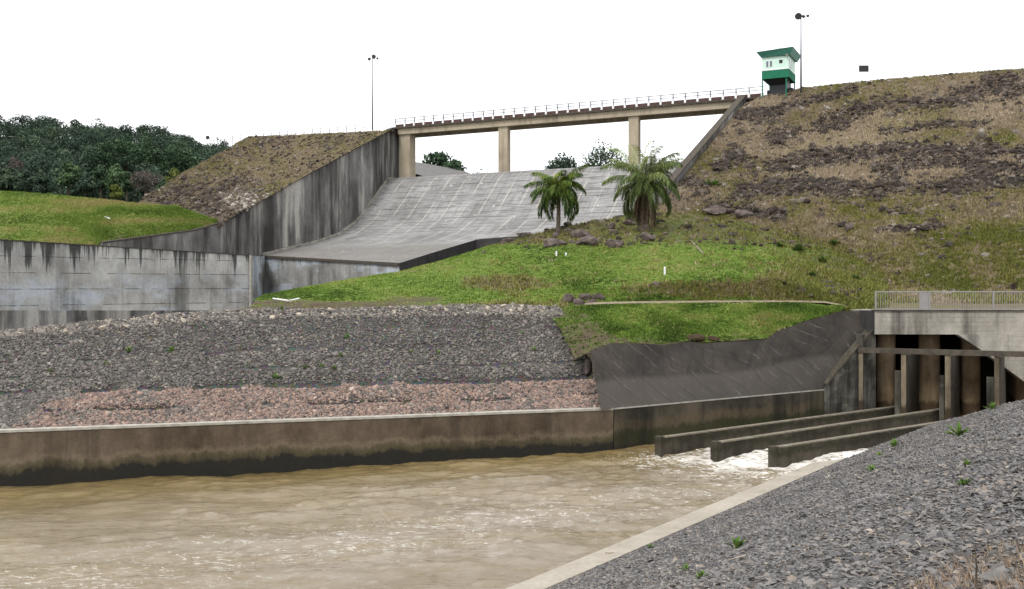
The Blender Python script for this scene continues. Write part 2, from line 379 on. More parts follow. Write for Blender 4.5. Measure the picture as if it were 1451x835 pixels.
# ================================================================== TERRAIN
gr = MB(); gr.add([(-4000, -500, -4), (4000, -500, -4), (4000, 6000, -4), (-4000, 6000, -4)], [(0, 1, 2, 3)])
tag(gr.build('ground', m_ground), kind='structure')

# --- river wall line and gravel slope on the far bank
WA = np.array([-20.9, 40.3]); WB = np.array([4.92, 47.7]); WC = np.array([17.86, 56.5])
WD = (WB - WA) / np.linalg.norm(WB - WA); WN = np.array([-WD[1], WD[0]])
def wall_d(px, off=0.4):
    a = (px - CX) / F; o = WA + WN * off
    # o + t*WD = (a d, d)
    t = (a * o[1] - o[0]) / (WD[0] - a * WD[1]); return o[1] + t * WD[1]
def slope_pt(px, py, d0, z0, dt, zt):
    m = (zt - z0) / (dt - d0); d = (EYE - z0 + m * d0) / (m + (py - HZ) / F); return P(px, py, d)
top = [(-700, 500, 46), (-350, 490, 48), (-150, 481, 50), (0, 470, 52), (130, 457, 54), (260, 443, 56), (400, 437, 58), (560, 432.5, 59), (700, 433, 59), (792, 435, 58)]
prows = [[], [], [], [], []]
px_right = [852, 849, 843, 826, 792]
ys = [None,
      lambda x: np.interp(x, [-700, 100, 300, 500, 700, 850], [610, 578, 575, 568, 564, 559]),
      lambda x: np.interp(x, [-700, 100, 300, 500, 700, 850], [585, 553, 549, 545, 537, 535]),
      lambda x: np.interp(x, [-700, 100, 300, 500, 700, 830], [540, 512, 500, 495, 490, 488]), None]
for (tx, ty, td) in top:
    zt = P(tx, ty, td)[2]
    f = (tx + 700) / 1492.0
    for r in range(5):
        x = -700 + f * (px_right[r] + 700)
        d0 = wall_d(x); z0 = 2.03
        if r == 0: prows[0].append(np.array([(x - CX) / F * d0, d0, z0]))
        elif r == 4: prows[4].append(P(tx, ty, td))
        else: prows[r].append(slope_pt(x, ys[r](x), d0, z0, td, zt))
back1 = [p + np.array([0, 4.0, -1.6]) for p in prows[4]]
back2 = [np.array([p[0] * 1.1, p[1] + 22, min(p[2] - 4.5, 2.2)]) for p in prows[4]]
back3 = [np.array([p[0] * 2.2, 150, 1.5]) for p in prows[4]]
def gravel_disp(G, U, V):
    x, y = G[..., 0], G[..., 1]
    z = 0.10 * (fbm(x * 0.7, y * 0.7, 3) - 0.5) + 0.25 * (fbm(x * 0.15, y * 0.15, 5) - 0.5)
    vv = V / 0.7
    for v0, amp in ((0.25, 0.26), (0.5, 0.22), (0.62, 0.05), (0.75, 0.06), (0.86, 0.05)):
        w = v0 + 0.016 * (fbm(x * 0.5, 0 * x, 9) - 0.5) * 2
        g = np.clip((vn(x * 0.9, 0 * x + v0 * 50, 4) - 0.3) * 3, 0, 1)
        t = (vv - w) / 0.03
        z = z - amp * g * np.exp(-t * t)
    edge = np.clip(V / 0.03, 0, 1)
    return z * edge * np.where(vv > 1.05, 0.3, 1)
gp = Patch(prows + [back1, back2, back3], 420, 200, [0, 0.175, 0.35, 0.525, 0.7, 0.77, 0.88, 1], gravel_disp)
gp.build('gravel_slope', m_bed)

# --- dark paved slope beside the outlet
ptop = [(836, 497, 50.2), (865, 487, 51), (900, 486.5, 52), (940, 489, 53), (975, 484, 53.8), (1000, 486.5, 54.3), (1085, 481, 56.5), (1100, 470, 57), (1140, 456, 58), (1190, 441, 59.2), (1241, 441, 60)]
pbx = np.linspace(851, 1168, 11)
pav0 = [np.array([(x - CX) / F * d, d, 2.08]) for x, d in zip(pbx, [ (lambda a: (WB[1] + (a * WB[1] - WB[0]) / ((WC - WB)[0] - a * (WC - WB)[1]) * (WC - WB)[1]))((x - CX) / F) for x in pbx])]
pav2 = [P(*p) for p in ptop]
pav1 = [a * 0.2 + b * 0.8 for a, b in zip(pav0, pav2)]; pav1[-1] = P(1241, 464, 58.7)
pav1[-2] = P(1200, 470, 58.6)
pave_poly = np.array([pav0, [a * 0.6 + b * 0.4 for a, b in zip(pav0, pav2)], pav1, pav2])
pave_poly[1, -1] = P(1200, 511, 57.5)
pave = Patch(pave_poly, 160, 50, [0, 0.4, 0.8, 1])
po = pave.build('paved_slope', m_slab_dark)
set_uv(po, np.stack([pave.U, pave.V], -1).reshape(-1, 2))
m = Mat('paved_slope_concrete', 0.95, 0.08)
uvx, uvy, _ = m.xyz(m.uv())
bigN = m.noise(m.pos((1, 1, 0.8)), 0.5, 5, 0.6)
c = m.mix(m.mr(bigN, 0.35, 0.65), (0.027, 0.0235, 0.021), (0.056, 0.049, 0.043))
st = m.noise(m.uv((60, 3, 1)), 1.0, 4)
c = m.mix(m.mr(st, 0.5, 0.7, 0, 0.5), c, (0.018, 0.017, 0.017))
low = m.mr(m.math('ADD', uvy, m.mr(bigN, 0.3, 0.7, -0.02, 0.02)), 0.40, 0.48, 1, 0)
c = m.mix(m.math('MULTIPLY', low, 0.55), c, (0.085, 0.076, 0.066))
uwarp = m.mr(m.noise(m.uv((7, 2.5, 1)), 1.0, 3), 0.3, 0.7, -.014, .014)
uu = m.math('ADD', m.math('ADD', uvx, uwarp), m.math('MULTIPLY', uvy, m.math('ADD', 0.24, m.math('MULTIPLY', uvx, 0.22))))
sk = m.math('FRACT', m.math('ADD', m.math('MULTIPLY', uu, 17.0), m.math('MULTIPLY', bigN, .5)))
ln = m.math('MULTIPLY', m.math('LESS_THAN', sk, 0.05), m.mr(m.noise(m.uv((14, 5, 1)), 1.0, 4), 0.50, 0.64))
c = m.mix(m.math('MULTIPLY', ln, 0.38), c, (0.24, 0.225, 0.21))
pj = m.math('LESS_THAN', m.math('FRACT', m.math('ADD', m.math('MULTIPLY', uu, 8.5), .3)), 0.02)
c = m.mix(m.math('MULTIPLY', pj, 0.6), c, (0.012, 0.011, 0.011))
m.col(c); m.bump(m.noise(m.pos(), 5, 4), 0.3, 0.05)
po.data.materials[0] = m.m

# --- grass strip between the paved slope and the path
bot = [P(p[0], p[1] - 1.0, p[2] + 0.25) for p in ptop[:-1]]
tp = [(795, 437, 58.5), (815, 434, 59.3), (850, 432.5, 60), (900, 431.5, 60.6), (950, 431, 61), (985, 430.5, 61), (1060, 430, 61.2), (1090, 430, 61.3), (1140, 430, 61.5), (1195, 438, 60.8)]
bot[0] = P(815, 503, 50.2) + np.array([0, 0, -.2]); tp[0] = (776, 440, 58.6)
up = [P(*p) for p in tp]; md = [a * 0.5 + b * 0.5 + np.array([0, 0, 0.18]) for a, b in zip(bot, up)]
def hump(G, U, V): return (0.35 * (fbm(G[..., 0] * 0.6, G[..., 1] * 0.6, 21) - 0.5) + 0.12 * (fbm(G[..., 0] * 3, G[..., 1] * 3, 22) - 0.5)) * np.clip(V / 0.12, 0, 1) * np.clip((1 - V) / 0.08, 0, 1)
gs = Patch([bot, md, up], 200, 60, None, hump)
def gs_dirt(p, u, v): return np.clip(np.clip(1.3 - u / 0.17, 0, 1) + np.clip(1 - v / 0.3, 0, 1) * 0.8 + 1.1 * (fbm(p[..., 0] * .7, p[..., 1] * .9, 27) - .55), 0, 1)
dirt_gs = gs_dirt(gs.G, gs.U, gs.V)
gs.build('grass_strip', m_lawn, {'dirt': np.clip(dirt_gs, 0, 1)})

# --- grassed mound with the palms
mr0 = [(340, 440, 60), (430, 433, 60.5), (560, 432.5, 61), (700, 434, 61), (795, 436, 60.5), (840, 432.5, 61.5), (950, 429.5, 62.3), (1050, 428.5, 62.3), (1150, 427.5, 62.8), (1245, 440, 61)]
mr1 = [(358, 430, 64), (430, 421, 67), (560, 412, 68), (700, 407, 68), (795, 406, 68), (860, 410, 64.2), (950, 399, 63.6), (1050, 393, 63.6), (1130, 404, 64), (1245, 414, 66)]
mr2 = [(372, 420.5, 78), (480, 400.5, 85), (560, 389.5, 90), (690, 362, 86), (795, 349, 84), (860, 347, 84), (950, 352, 84), (1050, 356, 84), (1130, 366, 82), (1245, 390, 78)]
mr3 = [(380, 419, 84), (483, 400, 92), (574, 384, 98), (688, 349, 104), (752, 332, 103), (830, 317, 103), (908, 296, 106), (1040, 310, 100), (1130, 335, 94), (1245, 370, 87)]
mrows = [[P(*p) + np.array([0, -.9, -.75 if p[0] < 820 else -.3]) for p in mr0]] + [[P(*p) for p in r] for r in (mr0, mr1, mr2, mr3)]
for row in mrows: row[-1] = row[-1] + np.array([0.6, 0, -.9])
mrows.append([p + np.array([0, 8, -4.0]) for p in mrows[3]]); mrows.append([p + np.array([0, 22, -9.0]) for p in mrows[3]])
def mound_disp(G, U, V):
    x, y = G[..., 0], G[..., 1]
    z = 0.5 * (fbm(x * 0.25, y * 0.25, 31) - 0.5) + 0.16 * (fbm(x * 1.3, y * 1.3, 32) - 0.5)
    rocky = np.clip((V - 0.5) / 0.15, 0, 1) * np.clip((U - 0.3) / 0.1, 0, 1)
    z += rocky * 0.7 * (fbm(x * 0.6, y * 0.6, 33) - 0.5)
    return z * np.clip(V / 0.06, 0, 1)
mo = Patch(mrows, 320, 160, [0, 0.03, 0.2, 0.5, 0.75, 0.87, 1], mound_disp)
mpx, mpy = proj(mo.G)
def blob(px, py, cx, cy, rx, ry): return np.clip(1.6 - 1.6 * np.sqrt(((px - cx) / rx) ** 2 + ((py - cy) / ry) ** 2), 0, 1)
def mound_dirt(px, py):
    d = 1.2 * blob(px, py, 715, 402, 80, 14) + 0.8 * blob(px, py, 590, 424, 60, 6) + blob(px, py, 395, 430, 70, 9) + 0.7 * blob(px, py, 480, 431, 120, 6) + blob(px, py, 1000, 411, 140, 15) + blob(px, py, 1150, 405, 100, 28)
    d = d + np.clip((350 - py) / 14, 0, 1) * 0.75 * np.clip((px - 640) / 60, 0, 1) + 0.6 * blob(px, py, 1140, 425, 80, 10) + 0.9 * np.clip((px - 1060) / 130, 0, 1) + 0.8 * np.clip((py - 425) / 6, 0, 1) * (px < 800) + 0.5 * (fbm(px * .02, py * .05, 28) - .5)
    return np.clip(d + 0.35 * (vn(px * 0.05, py * 0.12, 5) - 0.5), 0, 1)
MD = mound_dirt(mpx, mpy)
mo.build('grass_mound', m_lawn, {'dirt': MD})

# --- path
pa = []
for (x, y, d) in [(815, 434.5, 59.6), (850, 432, 60.4), (900, 431, 61), (960, 430.3, 61.4), (1050, 429.5, 61.6), (1120, 429.2, 61.8), (1170, 430.5, 61.8), (1200, 436, 61.2)]:
    pa.append((P(x, y, d), P(x, y, d) + np.array([0.1, 0.75, 0.06])))
pm = Patch([[a + np.array([0, -0.1, 0.05]) for a, b in pa], [b + np.array([0, 0, 0.10]) for a, b in pa]], 80, 6)
pm.build('path', m_path)

# --- downstream face of the dam, right of the spillway
def dam(px, py): return P(px, py, dam_d(px, py))
etop = [(1043, 146), (1080, 136.5), (1140, 125), (1230, 115.5), (1340, 106), (1451, 97.5), (1700, 76), (2100, 42)]
ebot = [(905, 302), (960, 335), (1090, 360), (1200, 405), (1330, 413), (1451, 413), (1700, 420), (2100, 430)]
eflat = [P(930, 345, 92), P(1000, 360, 84), P(1110, 410, 70), P(1235, 441, 62.5), P(1340, 441, 62), P(1451, 441, 62), P(1700, 441, 62), P(2100, 441, 62)]
erows = [eflat]
for f in np.linspace(0, 1, 9):
    erows.append([dam(a[0] + (b[0] - a[0]) * f, a[1] + (b[1] - a[1]) * f) for a, b in zip(ebot, etop)])
erows.append([p + np.array([2.6, 5.4, 0.15]) for p in erows[-1]]); erows.append([p + np.array([6, 12, -8]) for p in erows[-2]])
BANDS = [([(1165, 180), (1215, 160), (1262, 143)], 15), ([(1262, 152), (1330, 142), (1400, 126), (1451, 116), (1600, 98)], 18), ([(1098, 197), (1130, 189)], 14), ([(1045, 222), (1015, 240)], 13),
         ([(1095, 238), (1190, 222), (1260, 214), (1350, 212), (1451, 216), (1600, 210)], 14), ([(1052, 274), (1130, 260), (1230, 266), (1330, 263), (1451, 258), (1600, 250)], 16), ([(1240, 238), (1330, 230), (1451, 240), (1600, 235)], 12),
         ([(1000, 296), (1060, 301), (1110, 306)], 8), ([(1250, 186), (1330, 177), (1398, 174)], 8), ([(960, 255), (1000, 262)], 13), ([(1150, 388), (1200, 396), (1232, 412)], 9), ([(1240, 326), (1330, 320)], 6), ([(1045, 165), (1130, 150), (1210, 128)], 7)]
def seg_d(px, py, a, b):
    ax, ay = a; bx, by = b; t = np.clip(((px - ax) * (bx - ax) + (py - ay) * (by - ay)) / ((bx - ax) ** 2 + (by - ay) ** 2), 0, 1)
    return np.hypot(px - ax - t * (bx - ax), py - ay - t * (by - ay))
def rocky(px, py):
    r = np.zeros_like(px)
    for pts, w in BANDS:
        for a, b in zip(pts[:-1], pts[1:]): r = np.maximum(r, 1 - seg_d(px, py, a, b) / (w * 1.3))
    return r + 1.5 * (fbm(px * 0.03, py * 0.06, 41, 5) - 0.5) - 0.05
def dam_disp(G, U, V):
    x, y, z = G[..., 0], G[..., 1], G[..., 2]
    px, py = proj(G); r = np.clip(rocky(px, py), 0, 1)
    q = 1.1 * (fbm(x * 0.12, z * 0.35, 42) - 0.5) + (0.25 + 0.8 * r) * (fbm(x * 0.8, z * 1.2 + y * 0.3, 43) - 0.5)
    return q * np.clip(V / 0.05, 0, 1) * np.clip(U / 0.05, 0.1, 1) * np.where(V > 0.8, np.clip(1 - (V - 0.8) / 0.03, 0.12, 1), 1)
for row in erows[1:-2]:
    row[0] = row[0] + np.array([AX[0], AX[1], 0]) * 0.5 + np.array([0, 0, -1.0]); row[1] = row[1] + np.array([0, 0, -.1])
em = Patch(erows, 360, 260, [0, 0.1] + list(np.linspace(0.18, 0.82, 8)) + [0.9, 1], dam_disp)
ex_, ey_ = proj(em.G); ER = np.clip(rocky(ex_, ey_) * 1.5, 0, 1)
em.build('dam_face', m_dam, {'dirt': ER})

# --- dam face left of the spillway
lr = [(556, 184.5), (500, 214), (440, 247), (380, 281), (318, 316)]
ll = [(352, 194), (318, 213), (285, 232), (245, 256), (204, 279)]
lrows = []
for a, b in zip(ll, lr):
    row = [dam(a[0] + (b[0] - a[0]) * f, a[1] + (b[1] - a[1]) * f) for f in (0, 0.1, 0.25, 0.5, 0.75, 1)]
    row[-1] = row[-1] - np.array([AX[0], AX[1], 0]) * 0.55
    edge = row[0]
    lrows.append([edge + np.array([-14, 22, -12.0]), edge + np.array([-3, 5, -1.6])] + row)
lrows[-1][4] += np.array([0, -1.0, -1.0]); lrows[-1][5] += np.array([0, -1.0, -0.9])
lrows.insert(0, [p + np.array([4, 9, 0.0]) for p in lrows[0]])
lrows.append([p + np.array([-3.2, 0.6, -3.5]) for p in lrows[-1]])
def ldisp(G, U, V):
    x, y, z = G[..., 0], G[..., 1], G[..., 2]
    return (0.9 * (fbm(x * 0.2, z * 0.4, 52) - 0.5) + 0.5 * (fbm(x * 0.9, z * 1.2, 53) - 0.5)) * np.clip((1 - U) / 0.05, 0, 1) * np.clip((V - 0.15) / 0.1, 0.1, 1)
le = Patch(lrows, 220, 140, None, ldisp)
lpx, lpy = proj(le.G)
def lrock(px, py): return np.clip(0.25 + 1.0 * blob(px, py, 315, 285, 90, 45) + 0.5 * blob(px, py, 250, 285, 60, 25) + 1.2 * (fbm(px * 0.04, py * 0.06, 54) - 0.55), 0, 1)
le.build('dam_face_far', m_dam, {'dirt': lrock(lpx, lpy)})

# --- grass field on the left
f1 = [(-900, 285, 95), (-300, 326, 98), (0, 341, 112.3), (80, 346.5, 118), (130, 348.5, 121.5), (152, 345.5, 124.2), (230, 333, 132.5), (312, 318.5, 141.6)]
f3 = [(-900, 215, 135), (-300, 255, 135), (0, 271, 135), (80, 275, 136), (130, 279, 138), (175, 285, 139), (250, 291, 141), (305, 314, 142.5)]
r1 = [P(*p) - (np.array([AX[0], AX[1], 0]) * .6 if p[0] > 140 else 0) for p in f1]; r3 = [P(*p) for p in f3]; r2 = [a * 0.5 + b * 0.5 + np.array([0, 0, 0.5]) for a, b in zip(r1, r3)]
fi = Patch([[p + np.array([-0.3, 0.3, -2.5]) for p in r1], r1, r2, r3, [p + np.array([-2, 12, -2.5]) for p in r3], [p + np.array([-10, 60, -14]) for p in r3]], 220, 110, [0, 0.04, 0.35, 0.7, 0.85, 1],
           lambda G, U, V: (0.6 * (fbm(G[..., 0] * 0.15, G[..., 1] * 0.15, 61) - 0.5) + 0.2 * (fbm(G[..., 0] * 0.9, G[..., 1] * 0.9, 62) - 0.5)) * np.clip((V - 0.04) / 0.1, 0, 1))
fpx, fpy = proj(fi.G)
fi.build('grass_field', m_field, {'dirt': np.clip(0.8 * blob(fpx, fpy, 190, 338, 90, 6) + 0.6 * blob(fpx, fpy, 60, 274, 60, 5) + 0.6 * blob(fpx, fpy, 200, 289, 40, 5) + 0.8 * blob(fpx, fpy, 280, 305, 50, 14), 0, 1)})

# --- wooded hill far left
hr = [(-900, 60, 760), (-400, 130, 700), (-200, 178, 650), (0, 190, 620), (60, 192, 620), (120, 196, 620), (190, 202, 620), (240, 212, 620), (300, 228, 620), (345, 240, 640), (440, 262, 700)]
hb = [P(x, 300, 300) for x, _, _ in hr]; hm = [a * 0.55 + P(*b) * 0.45 for a, b in zip(hb, hr)]
hi = Patch([[p + np.array([0, -60, -18]) for p in hb], hb, hm, [P(*p) for p in hr], [P(*p) + np.array([0, 120, -40]) for p in hr]], 160, 90, None,
           lambda G, U, V: 7 * (fbm(G[..., 0] * 0.02, G[..., 1] * 0.02, 71) - 0.5))
hi.build('hill', plain('forest_floor', (0.012, 0.02, 0.012), 0.95, 0.1), ray=False)
# --- land behind the spillway crest
uh = [[np.array([x, 205, z]) for x, z in ((-60, 26), (-30, 32), (-20, 31), (-8, 28), (10, 26), (40, 26), (80, 26))],
      [np.array([x, 232, z]) for x, z in ((-60, 36), (-30, 38.2), (-22, 37.2), (-13, 35.6), (0, 31), (40, 27), (80, 27))],
      [np.array([x, 420, z]) for x, z in ((-150, 28), (-60, 30), (-40, 30), (-20, 28), (10, 26), (60, 26), (140, 26))]]
Patch(uh, 60, 40, None, lambda G, U, V: 1.2 * (fbm(G[..., 0] * 0.2, G[..., 1] * 0.2, 73) - 0.5)).build('reservoir_bank', plain('grey_spoil', (0.15, 0.145, 0.14), 0.95, 0.1, var=0.3), ray=False)

# --- near bank on the right: concrete toe strip and stone-faced slope
S0 = np.array([0.89, 25.6]); SE = np.array([0.595, 0.804]); SR = np.array([0.804, -0.595])
def bank(q, s, z): v = S0 + SE * q + SR * s; return np.array([v[0], v[1], z])
def qend(s): return 35.8 - 1.32 * s
brow = []
svals = [0, 3, 7, 11, 14, 16, 22, 40]
for s_ in svals:
    zz = 0.13 + 0.43 * min(s_, 14.5) + 0.05 * max(0, min(s_ - 14.5, 10))
    brow.append([bank(q, s_, zz) for q in np.linspace(-45, qend(s_), 12)])
skirt = [[p[-1] + np.array([0.05, 0.02, -8.0])] for p in brow]
def bank_disp(G, U, V):
    x, y = G[..., 0], G[..., 1]
    return (0.22 * (fbm(x * 0.35, y * 0.35, 81) - 0.5) + 0.12 * (fbm(x * 1.5, y * 1.5, 82) - 0.5)) * np.clip(V / 0.08, 0, 1)
bk = Patch(brow, 420, 220, [0, .12, .28, .46, .6, .68, .82, 1], bank_disp)
bk.build('stone_bank', m_bed2)
st = MB()
q0, q1 = -45, 35.6
def strip_w(q): return 0.85 + 0.0 * q
st.hexa([bank(q0, -0.95, -0.6), bank(q1, -0.75, -0.6), bank(q1, 0.10, -0.6), bank(q0, 0.10, -0.6), bank(q0, -0.95, 0.10), bank(q1, -0.85, 0.14), bank(q1, 0.10, 0.22), bank(q0, 0.10, 0.22)])
tag(st.build('toe_strip', m_strip), 'pale concrete strip along the water at the foot of the near stone bank', 'kerb')
wl = MB(); pe = [bank(qend(s_) + 0.03, s_, z_) for s_, z_ in ((0, 0.1), (7, 3.05), (14.5, 6.3))]
wl.prism([pe[0], pe[1], pe[2], np.array([*pe[2][:2], -2]), np.array([*pe[0][:2], -2])], (0.3, 0.1, 0))
tag(wl.build('wing_wall', m_beam), 'low dark wall end of the near stone bank in front of the outlet bays', 'wall')

# ================================================================== WATER
def build_water():
    xs = np.arange(-75, 33, 0.16); ys_ = np.concatenate([np.arange(-20, 20, 0.6), np.arange(20, 66, 0.13)])
    X, Y = np.meshgrid(xs, ys_)
    fx = X * 0.97 + Y * 0.25; fy = -X * 0.25 + Y * 0.97
    zo = np.interp(X, [-21, 5], [-0.2, 0.0])
    dist = np.hypot(X - 12, (Y - 46))
    turb = np.clip(1.3 - dist / 24, 0.12, 1)
    wob = 2.0 * fbm(fx * 0.12, fy * 0.12, 91)
    z = 0.36 * (fbm(fx * 0.22 + wob, fy * 0.55 + wob, 92, 3) - 0.5)
    z += (0.055 + 0.16 * turb) * (1 - np.abs(2 * fbm(fx * 0.55 + wob, fy * 1.1, 93, 4) - 1) - 0.6)
    z += (0.06 + 0.10 * turb) * (fbm(fx * 1.8, fy * 3.2, 95, 3) - 0.5)
    jet = np.clip(1 - np.hypot((X - 13.5) / 7, (Y - 47.5) / 4.5), 0, 1)
    z += jet * (0.25 + 0.5 * (fbm(X * 0.9, Y * 0.9, 97) - 0.4))
    Z = zo + z * np.clip((X + 75) / 4, 0, 1)
    ny, nx = X.shape; i = np.arange(ny - 1)[:, None] * nx + np.arange(nx - 1)[None]
    Fc = np.stack([i, i + 1, i + 1 + nx, i + nx], -1).reshape(-1, 4)
    foam = np.clip(1.15 - np.hypot((X - 12.5) / 9, (Y - 45.5) / 5.0), 0, 1) + 0.36 * np.clip(1 - np.abs(fy - (31.5 + 0.25 * (fx - 3))) / 9, 0, 1) * np.clip((X + 26) / 8, 0, 1)
    return big_mesh('water', np.stack([X, Y, Z], -1).reshape(-1, 3), Fc, None, {'foam': np.clip(foam, 0, 1).ravel(), 'mid': np.clip((np.interp(X, [-21, 5], [40.3, 47.7]) - Y - 2.5) / 9, 0, 1).ravel() * np.clip((X + 17) / 12, .15, 1).ravel()}, smooth=True)  # mid stays low by the wall, where its olive reflection is painted
m = Mat('river_water', 0.08, 0.5); m.b.inputs['IOR'].default_value = 1.5
rp = m.n('ShaderNodeMapping', Vector=m.n('ShaderNodeNewGeometry', 0), Rotation=(0, 0, 0.25), Scale=(0.45, 1.25, 1))
n1 = m.noise(rp, 2.1, 6, 0.62, 0.5); n2 = m.noise(rp, 4.2, 6, 0.72, 0.6)
mud_reflect = m.mix(m.mr(m.noise(rp, 0.25, 4), 0.35, 0.65), (0.14, 0.10, 0.04), (0.20, 0.148, 0.07))
mud_reflect = m.mix(m.math('MULTIPLY', m.math('MULTIPLY', m.attr('mid'), m.mr(m.noise(rp, 0.33, 5, 0.6, 0.8), 0.40, 0.56, 0.15, 1.0)), 0.85), mud_reflect, (0.21, 0.168, 0.12))  # greyer aerated water mid-river, wall's olive reflection kept in the colour beside it
fa = m.attr('foam')
web = m.math('ABSOLUTE', m.math('SUBTRACT', m.noise(rp, 0.9, 6, 0.62, 1.6), 0.5))
web2 = m.math('ABSOLUTE', m.math('SUBTRACT', m.noise(rp, 2.6, 5, 0.65, 1.2), 0.5))
thr = m.mr(fa, 0.0, 1.0, -0.012, 0.085)
fm = m.math('MAXIMUM', m.mr(m.math('SUBTRACT', thr, web), 0.0, 0.025), m.math('MULTIPLY', m.mr(m.math('SUBTRACT', m.mr(fa, 0.25, 1, -0.02, 0.05), web2), 0.0, 0.02), 0.8))
n3 = m.noise(rp, 8.0, 3, 0.7)
fm = m.math('MULTIPLY', fm, m.math('MAXIMUM', m.mr(n3, 0.45, 0.62), m.mr(fa, 0.55, 0.95, 0, 0.8)))
fleck = m.math('MULTIPLY', m.mr(m.noise(rp, 6.0, 5, 0.8), 0.66, 0.72), m.mr(m.noise(rp, 0.35, 4, 0.6), 0.45, 0.6))
fm = m.math('MAXIMUM', fm, m.math('MULTIPLY', fleck, 0.4))
m.col(m.mix(fm, mud_reflect, (0.78, 0.76, 0.72)))
m.set(m.b.inputs['Roughness'], m.mr(fm, 0, 1, 0.06, 0.8))
m.bump(m.math('ADD', m.math('MULTIPLY', n1, 1.0), m.math('MULTIPLY', n2, 0.55)), 0.5, 0.13)
m_water = m.m
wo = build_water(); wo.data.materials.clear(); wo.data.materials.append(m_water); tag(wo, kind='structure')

# ================================================================== RIVER WALLS
def wall_prism(a, b, z0, z1, t, away):
    mb = MB(); a = np.array(a); b = np.array(b); n = np.array(away) * t
    mb.hexa([(*a, z0), (*b, z0), (*(b + n), z0), (*(a + n), z0), (*a, z1), (*b, z1), (*(b + n), z1), (*(a + n), z1)]); return mb
WL = WA - WD * 45
t1 = thing('river_wall', 'long brown concrete river wall with a dark wet foot, below the pink gravel', 'wall', (*WA, 0))
wall_prism(WL, WB - WD * 0.03, -2, 2.0, 0.38, WN).build('wall', m_river_wall, t1)
wall_prism(WL - WN * 0.03, WB - WD * 0.03 - WN * 0.03, 2.0, 2.1, 0.47, WN).build('coping', m_coping, t1)
WD2 = (WC - WB) / np.linalg.norm(WC - WB); WN2 = np.array([-WD2[1], WD2[0]])
t2 = thing('river_wall', 'blackened mossy concrete river wall at the foot of the dark paved slope', 'wall', (*WB, 0))
wall_prism(WB + WD2 * 0.03, WC, -2, 2.02, 0.38, WN2).build('wall', m_river_wall2, t2)
wall_prism(WB + WD2 * 0.03 - WN2 * 0.02, WC, 2.02, 2.09, 0.42, WN2).build('coping', m_coping, t2)

# guide walls in the water
GU = np.array([0.79, 0.61]); GU /= np.linalg.norm(GU); GN = np.array([GU[1], -GU[0]])
for (a, b, lab) in [((6.9, 46.1), (22.6, 57.95), 'concrete guide wall in the water nearest the mossy river wall, longest of the three'),
                    ((9.22, 44.6), (24.9, 56.9), 'middle dark concrete guide wall in the water with foam beside it'),
                    ((11.47, 43.2), (24.6, 53.0), 'shortest looking concrete guide wall in the water, beside the pale toe strip')]:
    a = np.array(a); b = np.array(b)
    t = thing('guide_wall', lab, 'wall', (*a, 0), 'guide walls at the outlet')
    d = (b - a) / np.linalg.norm(b - a); n = np.array([-d[1], d[0]])
    wall_prism(a + d * 0.32, b, -2, 0.86, 0.28, n).build('wall', m_guide, t)
    wall_prism(a + d * 0.32 - n * 0.015, b, 0.86, 0.92, 0.31, n).build('coping', m_gcope, t)
    wall_prism(a - n * 0.06, a + d * 0.315, -2, 0.94, 0.40, n).build('end_post', m_guide, t)

# ================================================================== OUTLET STRUCTURE
OA = np.array([20.2, 57.5]); OD = np.array([7.8, -3.5]) / math.hypot(7.8, 3.5); ON = np.array([-OD[1], OD[0]])
def oline(px, off=0.0):
    a = (px - CX) / F; o = OA + ON * off; t = (a * o[1] - o[0]) / (OD[0] - a * OD[1]); return o + OD * t
t = thing('outlet_structure', 'concrete outlet structure with dark bays, piers and a long beam under a railed deck', 'outlet', (*OA, 0))
zb = lambda py, d: EYE - (py - HZ) * d / F
dk = MB(); q = [P(1240, 440, 57.9), P(1760, 440, 57.2)]
z1, z0 = zb(441, 57.8), zb(474, 57.8)
dk.hexa([(q[0][0], q[0][1], z0), (q[1][0], q[1][1], z0), (q[1][0], q[1][1] + 5, z0), (q[0][0], q[0][1] + 5, z0), (q[0][0], q[0][1], z1), (q[1][0], q[1][1], z1), (q[1][0], q[1][1] + 5, z1), (q[0][0], q[0][1] + 5, z1)])
dk.build('deck', m_outlet, t)
cp = MB(); cp.hexa([(q[0][0] - .05, q[0][1] - .08, z1), (q[1][0], q[1][1] - .08, z1), (q[1][0], q[1][1] + .5, z1), (q[0][0] - .05, q[0][1] + .5, z1), (q[0][0] - .05, q[0][1] - .08, z1 + .08), (q[1][0], q[1][1] - .08, z1 + .08), (q[1][0], q[1][1] + .5, z1 + .08), (q[0][0] - .05, q[0][1] + .5, z1 + .08)])
cp.build('coping', m_beam, t)
rw = MB(); dd = 57.45
rw.prism([P(1358, 474.6, dd), P(1396, 500, dd), P(1453, 542, dd), P(1600, 640, dd), P(1760, 740, dd), P(1760, 474.6, dd)], (0, 0.5, 0))
rw.build('side_wall', m_outlet, t)
bm_ = MB(); a = oline(1216); b = oline(1600)
bz = zb(492, 57.5)
bm_.hexa([(*(a - ON * .2), bz - .32), (*(b - ON * .2), bz - .32), (*(b + ON * .2), bz - .32), (*(a + ON * .2), bz - .32), (*(a - ON * .2), bz - .03), (*(b - ON * .2), bz - .03), (*(b + ON * .2), bz - .03), (*(a + ON * .2), bz - .03)])
bm_.build('beam', m_beam, t)
for (x0, x1) in ((1217, 1223), (1277, 1284), (1339, 1347), (1409, 1416), (1480, 1488)):
    a = oline(x0); b = oline(x1); mb = MB(); mb.box((a + b) / 2, (np.linalg.norm(b - a) / 2, 0.14), OD, -2, bz - .325); mb.build('post', m_pier_brown, t)
